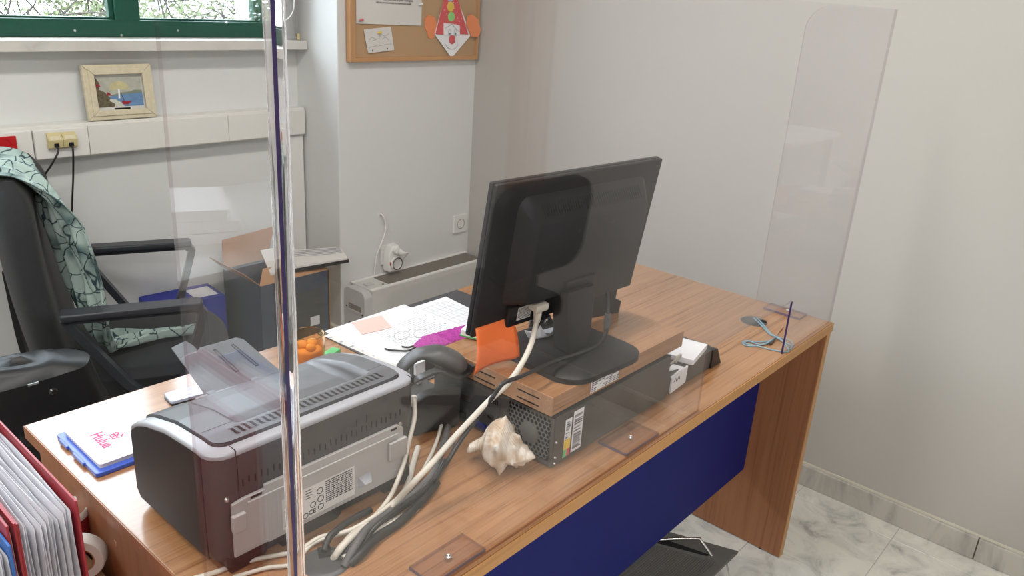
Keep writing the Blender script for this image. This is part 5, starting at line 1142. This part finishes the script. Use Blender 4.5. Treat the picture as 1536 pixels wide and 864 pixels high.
for px in ((0.2304,1.7100,1.3362), (0.2611,1.7100,1.3364)):
    e = obj('eye', MB().tube([(px[0]+.008*math.cos(a), yc_-.0042, px[2]+.004+.012*math.sin(a)) for a in [2*PI*k/14 for k in range(14)]], .0006, 4, closed=True), M['print'], cl)
    obj('pupil', MB().lathe([(0, -.0005), (.0036, -.0005), (.0036, 0)], (px[0]+.001, yc_-.0040, px[2]-.001), 'y', 12), mat('teal_pencil', (.05, .25, .28), .6) if 'teal_pencil' not in bpy.data.materials else bpy.data.materials['teal_pencil'], e)
sm_ = [cz(v) for v in ((0.2088,1.7100,1.2991), (0.2238,1.7100,1.2841), (0.2495,1.7100,1.2777), (0.2711,1.7100,1.2839), (0.2815,1.7100,1.2964))]
obj('smile', MB().tube(sm([(x, yc_-.0012, z) for x, z in sm_], 5), .0008, 4), M['print'], cl)
for sx, pts in ((-1, [(0.1559,1.7100,1.3934), (0.1248,1.7100,1.4022), (0.1050,1.7100,1.3876), (0.1090,1.7100,1.3687), (0.1060,1.7100,1.3544), (0.1201,1.7100,1.3378), (0.1241,1.7100,1.3210), (0.1381,1.7100,1.3138), (0.1551,1.7100,1.3211), (0.1581,1.7100,1.3356), (0.1674,1.7100,1.3648)]), (1, [(0.3276,1.7100,1.4019), (0.3534,1.7100,1.4099), (0.3692,1.7100,1.4003), (0.3887,1.7100,1.3931), (0.3939,1.7100,1.3730), (0.4067,1.7100,1.3553), (0.4005,1.7100,1.3322), (0.3857,1.7100,1.3219), (0.3549,1.7100,1.3243), (0.3465,1.7100,1.3370), (0.3219,1.7100,1.3719)])):
    obj('hair_tuft', MB().prism([(q[0]-(.006 if sx > 0 else 0), yc_+(.0018 if sx < 0 else -.0085), q[2]) for q in pts], (0, .0035, 0)), M['clown_orange'], cl, bevel=.001)
dots = MB(); rnd = random.Random(6)
for k in range(26):
    v = rnd.random(); z = 1.345+.13*v; hw = .085*(1-v*.75); x = .245-.012*v+rnd.uniform(-hw, hw); dots.lathe([(0, -.0004), (.0016, 0)], (x, yc_-.0019, z), 'y', 6)
obj('hat_specks', dots, M['paper'], cl, kind='stuff')

# ------------------------------------------------------------------ sockets on the column, plug-in timer
def schuko(name, x, z, label):
    t = thing(name, label, 'socket', (x, YC, z))
    obj('plate', MB().prism([(x+a, YC-.009, z+b) for a, b in rrect(.079, .079, .006)], (0, .0088, 0)), M['white_plastic'], t, bevel=.002)
    obj('socket_well', MB().lathe([(.0225, -.0012), (.0215, -.0016), (.020, 0), (.0195, .004), (0, .004)], (x, YC-.0095, z), 'y', 30), M['white_plastic'], t)
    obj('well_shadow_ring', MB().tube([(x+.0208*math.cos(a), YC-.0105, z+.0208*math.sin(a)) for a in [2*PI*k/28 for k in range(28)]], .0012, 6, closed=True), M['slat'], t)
    for s in (-1, 1): obj('pin_hole', MB().lathe([(0, 0), (.0042, 0)], (x+s*.0095, YC-.0058, z), 'y', 10), M['hole'], t)
    for s in (-1, 1): obj('earth_clip', MB().cbox((x, YC-.008, z+s*.0185), (.006, .003, .003)), M['steel'], t)
    return t
schuko('wall_socket', .352, .549, 'white wall socket on the column near the corner')
schuko('wall_socket', -.050, .492, 'white wall socket hidden behind the plug-in timer')
tm = thing('plug_in_timer', 'white plug-in timer with a round dial and a plug on the column', 'timer', (-.055, YC-.02, .45))
x, z = -.052, .475
obj('body', MB().prism([(x+a, YC-.050, z+b) for a, b in [(-.030, -.045), (.024, -.045), (.034, -.032), (.034, .02), (.020, .062), (-.012, .062), (-.030, .025)]], (0, .040, 0)), M['white_plastic'], tm, bevel=.006, seg=3)
dl = obj('dial_ring', MB().lathe([(.030, .0), (.029, -.006), (.022, -.008), (.021, -.005)], (x+.006, YC-.050, z-.012), 'y', 30), M['white_plastic'], tm)
obj('dial_scale', MB().tube([(x+.006+.0238*math.cos(a), YC-.0578, z-.012+.0238*math.sin(a)) for a in [2*PI*k/30 for k in range(30)]], .0022, 6, closed=True), M['charcoal'], dl)
obj('dial_face', MB().lathe([(0, -.004), (.021, -.0045)], (x+.006, YC-.050, z-.012), 'y', 28), M['mount'], dl)
obj('switch', MB().cbox((x-.024, YC-.051, z-.008), (.007, .004, .014)), M['red_plastic'], tm, bevel=.001)
pg = thing('mains_plug', 'white mains plug pushed into the timer top', 'plug', (-.05, YC-.05, .50))
obj('plug_body', MB().cyl((-.050, YC-.0505, .519), (-.050, YC-.066, .519), .0165, 20, .015).tube([(-.050, YC-.066, .519), (-.040, YC-.075, .512), (-.028, YC-.076, .508)], [.012, .010, .007], 10), M['white_plastic'], pg, smooth=50)
obj('lead', MB().tube(sm([(-.028, YC-.076, .508), (-.010, YC-.074, .506), (.002, YC-.060, .495), (.002, YC-.040, .470), (-.004, YC-.022, .440)], 6), .0032, 8), M['white_plastic'], pg)
hole = Vector((-0.0855,1.7300,0.6603))
cable('wall_lead', [(hole.x, YC+.002, hole.z), (hole.x, YC-.012, hole.z-.003), (hole.x+.012, YC-.014, .63), (hole.x+.010, YC-.016, .59), (hole.x-.012, YC-.018, .545), (hole.x-.030, YC-.014, .50), (hole.x-.038, YC-.012, .45), (hole.x-.042, YC-.012, .39)], .0034, 'white_plastic', 'white lead from a hole in the column down behind the heater')
single('wall_outlet_hole', MB().lathe([(.007, -.0022), (.009, -.001), (.010, 0), (.0065, -.0022), (0, -.0012)], (hole.x, YC, hole.z), 'y', 18), M['mount'], 'small round cable outlet in the column above the timer', 'outlet')

# ------------------------------------------------------------------ heater under the sockets
rd = thing('convector_heater', 'low cream convector heater with a top grille against the column', 'heater', (.06, 1.665, .06))
rx0, rx1, ry0, ry1, rz0, rz1 = -.268, .392, 1.600, 1.7285, .09, .412
obj('front_case', MB().box((rx0+.035, ry0, rz0), (rx1, ry0+.012, rz1)).box((rx0+.035, ry1-.008, rz0), (rx1, ry1, rz1)).box((rx0+.035, ry0+.012, rz0), (rx1, ry1-.008, rz0+.008)), M['rad'], rd, bevel=.0015)
obj('top_rim', MB().box((rx0+.032, ry0-.001, rz1-.002), (rx1, ry0+.014, rz1+.004)).box((rx0+.032, ry1-.014, rz1-.002), (rx1, ry1, rz1+.004)), M['white_plastic'], rd, bevel=.001)
obj('control_panel', MB().box((rx0+.035, ry0+.014, rz1-.012), (-.135, ry1-.014, rz1)), M['rad'], rd)
obj('control_dial', MB().box((-.215, 1.652, rz1), (-.180, 1.680, rz1+.004)), M['rad_end'], rd, bevel=.001)
obj('lamp_dot', MB().lathe([(0, .001), (.004, .001), (.005, 0)], (-.152, 1.635, rz1), 'z', 12), M['hole'], rd)
endp = [(ry0, rz0), (ry0, rz1-.03)]+[(ry0+.026-.026*math.cos(a), rz1-.03+.028*math.sin(a)) for a in [PI/2*k/6 for k in range(1, 7)]]+[(ry1-.026+.026*math.sin(a), rz1-.03+.028*math.cos(a)) for a in [PI/2*k/6 for k in range(0, 7)]]+[(ry1, rz0)]
ec = obj('end_cap', MB().prism([(rx0, y, z) for y, z in endp], (.037, 0, 0)), M['rad_end'], rd, bevel=.004, seg=3)
obj('grip_recess', MB().box((rx0-.0006, ry0+.022, .325), (rx0+.002, ry1-.030, .348)), M['slat'], ec); obj('grip_lip', MB().box((rx0-.003, ry0+.020, .316), (rx0+.002, ry1-.028, .325)), M['rad_end'], ec, bevel=.001)
obj('grip_recess', MB().box((rx0-.0006, ry0+.03, .255), (rx0+.002, ry1-.030, .270)), M['slat'], ec)
for y, z in ((ry0+.016, .318), (ry1-.018, .330)): obj('screw', MB().lathe([(0, -.001), (.004, -.001), (.004, 0)], (rx0, y, z), 'x', 12), M['hole'], ec)
for k in range(13):
    y = ry0+.0185+k*.0076; obj('grille_slat', MB().box((-.133, y, rz1-.012), (rx1-.01, y+.0034, rz1+.0012)), M['slat'], rd)
obj('grille_bed', MB().box((-.133, ry0+.014, rz1-.016), (rx1-.008, ry1-.014, rz1-.012)), M['hole'], rd)
for x in (-.18, .30): obj('foot', MB().box((x, ry0+.01, 0.0), (x+.03, ry1-.01, rz0)), M['rad_end'], rd)

# ------------------------------------------------------------------ low cabinet, binders, tape rolls
cbx1 = -1.6565
cab = thing('low_cabinet', 'low beech cabinet against the left end of the desk', 'cabinet', (-1.95, .35, 0))
obj('top', MB().box((-2.30, -.02, .573), (cbx1, .74, .595)), M['wood_pale'], cab, bevel=.001)
obj('carcass', MB().box((-2.29, -.01, .03), (cbx1-.004, .73, .573)), M['wood_z'], cab)
obj('plinth', MB().box((-2.27, .01, 0), (cbx1-.02, .71, .03)), M['black'], cab)
for z0, z1 in ((.05, .30), (.305, .565)):
    d = obj('door', MB().box((-2.285, -.026, z0), (cbx1-.008, -.0105, z1)), M['wood_z'], cab, bevel=.001); obj('handle', MB().tube([(-2.02, -.026, z1-.04), (-2.02, -.045, z1-.04), (-1.92, -.045, z1-.04), (-1.92, -.026, z1-.04)], .004, 8), M['chrome'], d)
def binder(name, xr, th, y0, dep, z0, hgt, m, label, nsleeve, seed, parts=True):
    t = thing(name, label, 'binder', (xr-th/2, y0+dep/2, z0))
    obj('cover', MB().box((xr-.0028, y0, z0+.0005), (xr, y0+dep, z0+hgt)), M[m], t, bevel=.0006)
    obj('cover', MB().box((xr-th, y0, z0+.0005), (xr-th+.0028, y0+dep, z0+hgt)), M[m], t, bevel=.0006)
    obj('spine', MB().box((xr-th+.0028, y0+dep-.003, z0+.0005), (xr-.0028, y0+dep, z0+hgt)), M[m], t, bevel=.0006)
    rnd = random.Random(seed)
    for k in range(nsleeve):
        x = xr-.0055-(th-.012)*k/(nsleeve-1 if nsleeve > 1 else 1); dy = rnd.uniform(.0, .012); dz = rnd.uniform(-.014, 0); ph = rnd.uniform(0, 6)
        def sl(u, v, x=x, dy=dy, dz=dz, ph=ph): return (x+.0017*math.sin(u*5+ph)+.0012*math.sin(v*7+ph), y0+.004+dy+(dep-.022)*u, z0+.008+(hgt-.018+dz)*v)
        obj('sleeve', MB().grid(7, 7, sl), M['plastic_sleeve'], t, solid=.0010, smooth=60)
    obj('ring_bar', MB().box((xr-th+.006, y0+dep-.012, z0+.10), (xr-.006, y0+dep-.004, z0+.22)), M['steel'], t)
    return t
binder('ring_binder', -1.7555, .0655, .272, .285, .595, .312, 'red', 'red ring binder stuffed with clear sleeves standing on the low cabinet', 15, 1)
binder('ring_binder', -1.8222, .010, .266, .285, .595, .318, 'red', 'thin red folder standing between the stuffed binder and the blue binder', 2, 2)
binder('ring_binder', -1.8330, .060, .255, .285, .595, .300, 'blue', 'blue ring binder with clear sleeves at the lower left corner', 12, 3)
def tape(name, c, r, wd, m, label):
    t = thing(name, label, 'tape roll', (c[0], c[1], c[2]-r)); prf = [(r*.62, -wd/2), (r*.96, -wd/2), (r, -wd/2+.002), (r, wd/2-.002), (r*.96, wd/2), (r*.62, wd/2), (r*.62, -wd/2)]
    F_ = frame(c, (.80, -.60, 0), (0, 0, 1)); obj('tape', MB(F_ ).lathe(prf, (0, 0, 0), 'z', 36), M[m], t, smooth=40)
    obj('core', MB(F_).lathe([(r*.615, -wd/2+.001), (r*.615, wd/2-.001), (r*.55, wd/2-.001), (r*.55, -wd/2+.001), (r*.615, -wd/2+.001)], (0, 0, 0), 'z', 30), M['cardboard'], t, smooth=40)
tc_ = Vector((-1.6796,0.5337,0.6400))
tape('tape_roll', (tc_.x, tc_.y, .5955+.0365), .0365, .024, 'white_plastic', 'cream roll of tape standing on the cabinet beside the red binder')
q = Vector((-1.6457,0.5959,0.6720)); mg = thing('mug', 'white rimmed red mug half hidden behind the red binder', 'mug', (q.x-.02, q.y+.01, .5955))
obj('mug_body', MB().lathe([(0, .0), (.028, .0), (.031, .006), (.033, .070), (.031, .070), (.028, .010), (0, .008)], (q.x-.024, q.y+.012, .5955), 'z', 30), M['red'], mg, smooth=50)
obj('mug_rim', MB().lathe([(.0335, .068), (.0340, .080), (.0325, .082), (.0305, .080), (.0295, .03)], (q.x-.024, q.y+.012, .5955), 'z', 30), M['white_plastic'], mg, smooth=50)
obj('mug_handle', MB().tube(sm([(q.x-.04, q.y+.040, .655), (q.x-.05, q.y+.062, .648), (q.x-.05, q.y+.064, .625), (q.x-.04, q.y+.041, .615)], 5), .0045, 8), M['red'], mg)

# ------------------------------------------------------------------ footrest under the desk
ft = thing('footrest', 'black ribbed footrest with chrome wire supports on the floor under the desk', 'footrest', (-.45, .2, 0))
f0, f1, f2 = Vector((-0.1938,0.0611,0.0850)), Vector((-0.2931,0.2346,0.1000)), Vector((-0.4592,0.0542,0.0850))
ux = Vector((-1, 0, 0)); 
A_ = f0; slope = .10
fx = Vector((-1, .02, 0)).normalized(); fy = (Vector((f1.x-f0.x, f1.y-f0.y, 0))).normalized(); fy = Vector((fy.x, fy.y, .12)).normalized()
def fp(s, t, dz=0): q = A_+fx*s+fy*t; return (q.x, q.y, q.z+dz)
wF, dF = .44, .33
pl_ = obj('platform', MB().prism([fp(0, 0), fp(wF, 0), fp(wF, dF), fp(0, dF)], (0, 0, -.012)), M['rubber'], ft, bevel=.003)
rb = MB()
for k in range(46):
    t = .02+k*.0064
    rb.add([fp(.085, t, .0002), fp(wF-.085, t, .0002), fp(wF-.085, t+.0032, .0002), fp(.085, t+.0032, .0002), fp(.085, t+.0016, .0022), fp(wF-.085, t+.0016, .0022)], [(0, 1, 5, 4), (3, 4, 5, 2), (0, 4, 3), (1, 2, 5)])
obj('ribs', rb, M['rubber'], pl_, kind='stuff', smooth=0)
obj('cut_out', MB().prism([fp(.058, .046, .0004), fp(.068, .056, .0004), fp(.073, .19, .0004), fp(.045, .19, .0004)], (0, 0, .0003)), M['hole'], pl_)
obj('support_wire', MB().tube(sm([fp(.0575, .045, -.004), fp(.050, .060, .006), fp(.036, .090, .022), fp(.032, .100, .024), fp(.045, .150, .014), fp(.062, .195, .004), fp(.075, .23, -.006)], 5), .0042, 10), M['chrome'], ft, smooth=60)
for s in (.03, wF-.03): obj('leg_wire', MB().tube([fp(s, .02, -.012), (fp(s, .02)[0]+.01, fp(s, .02)[1]-.02, .0045), (fp(s, dF)[0], fp(s, dF)[1]-.05, .0045), fp(s, dF-.02, -.012)], .0045, 8), M['chrome'], ft)
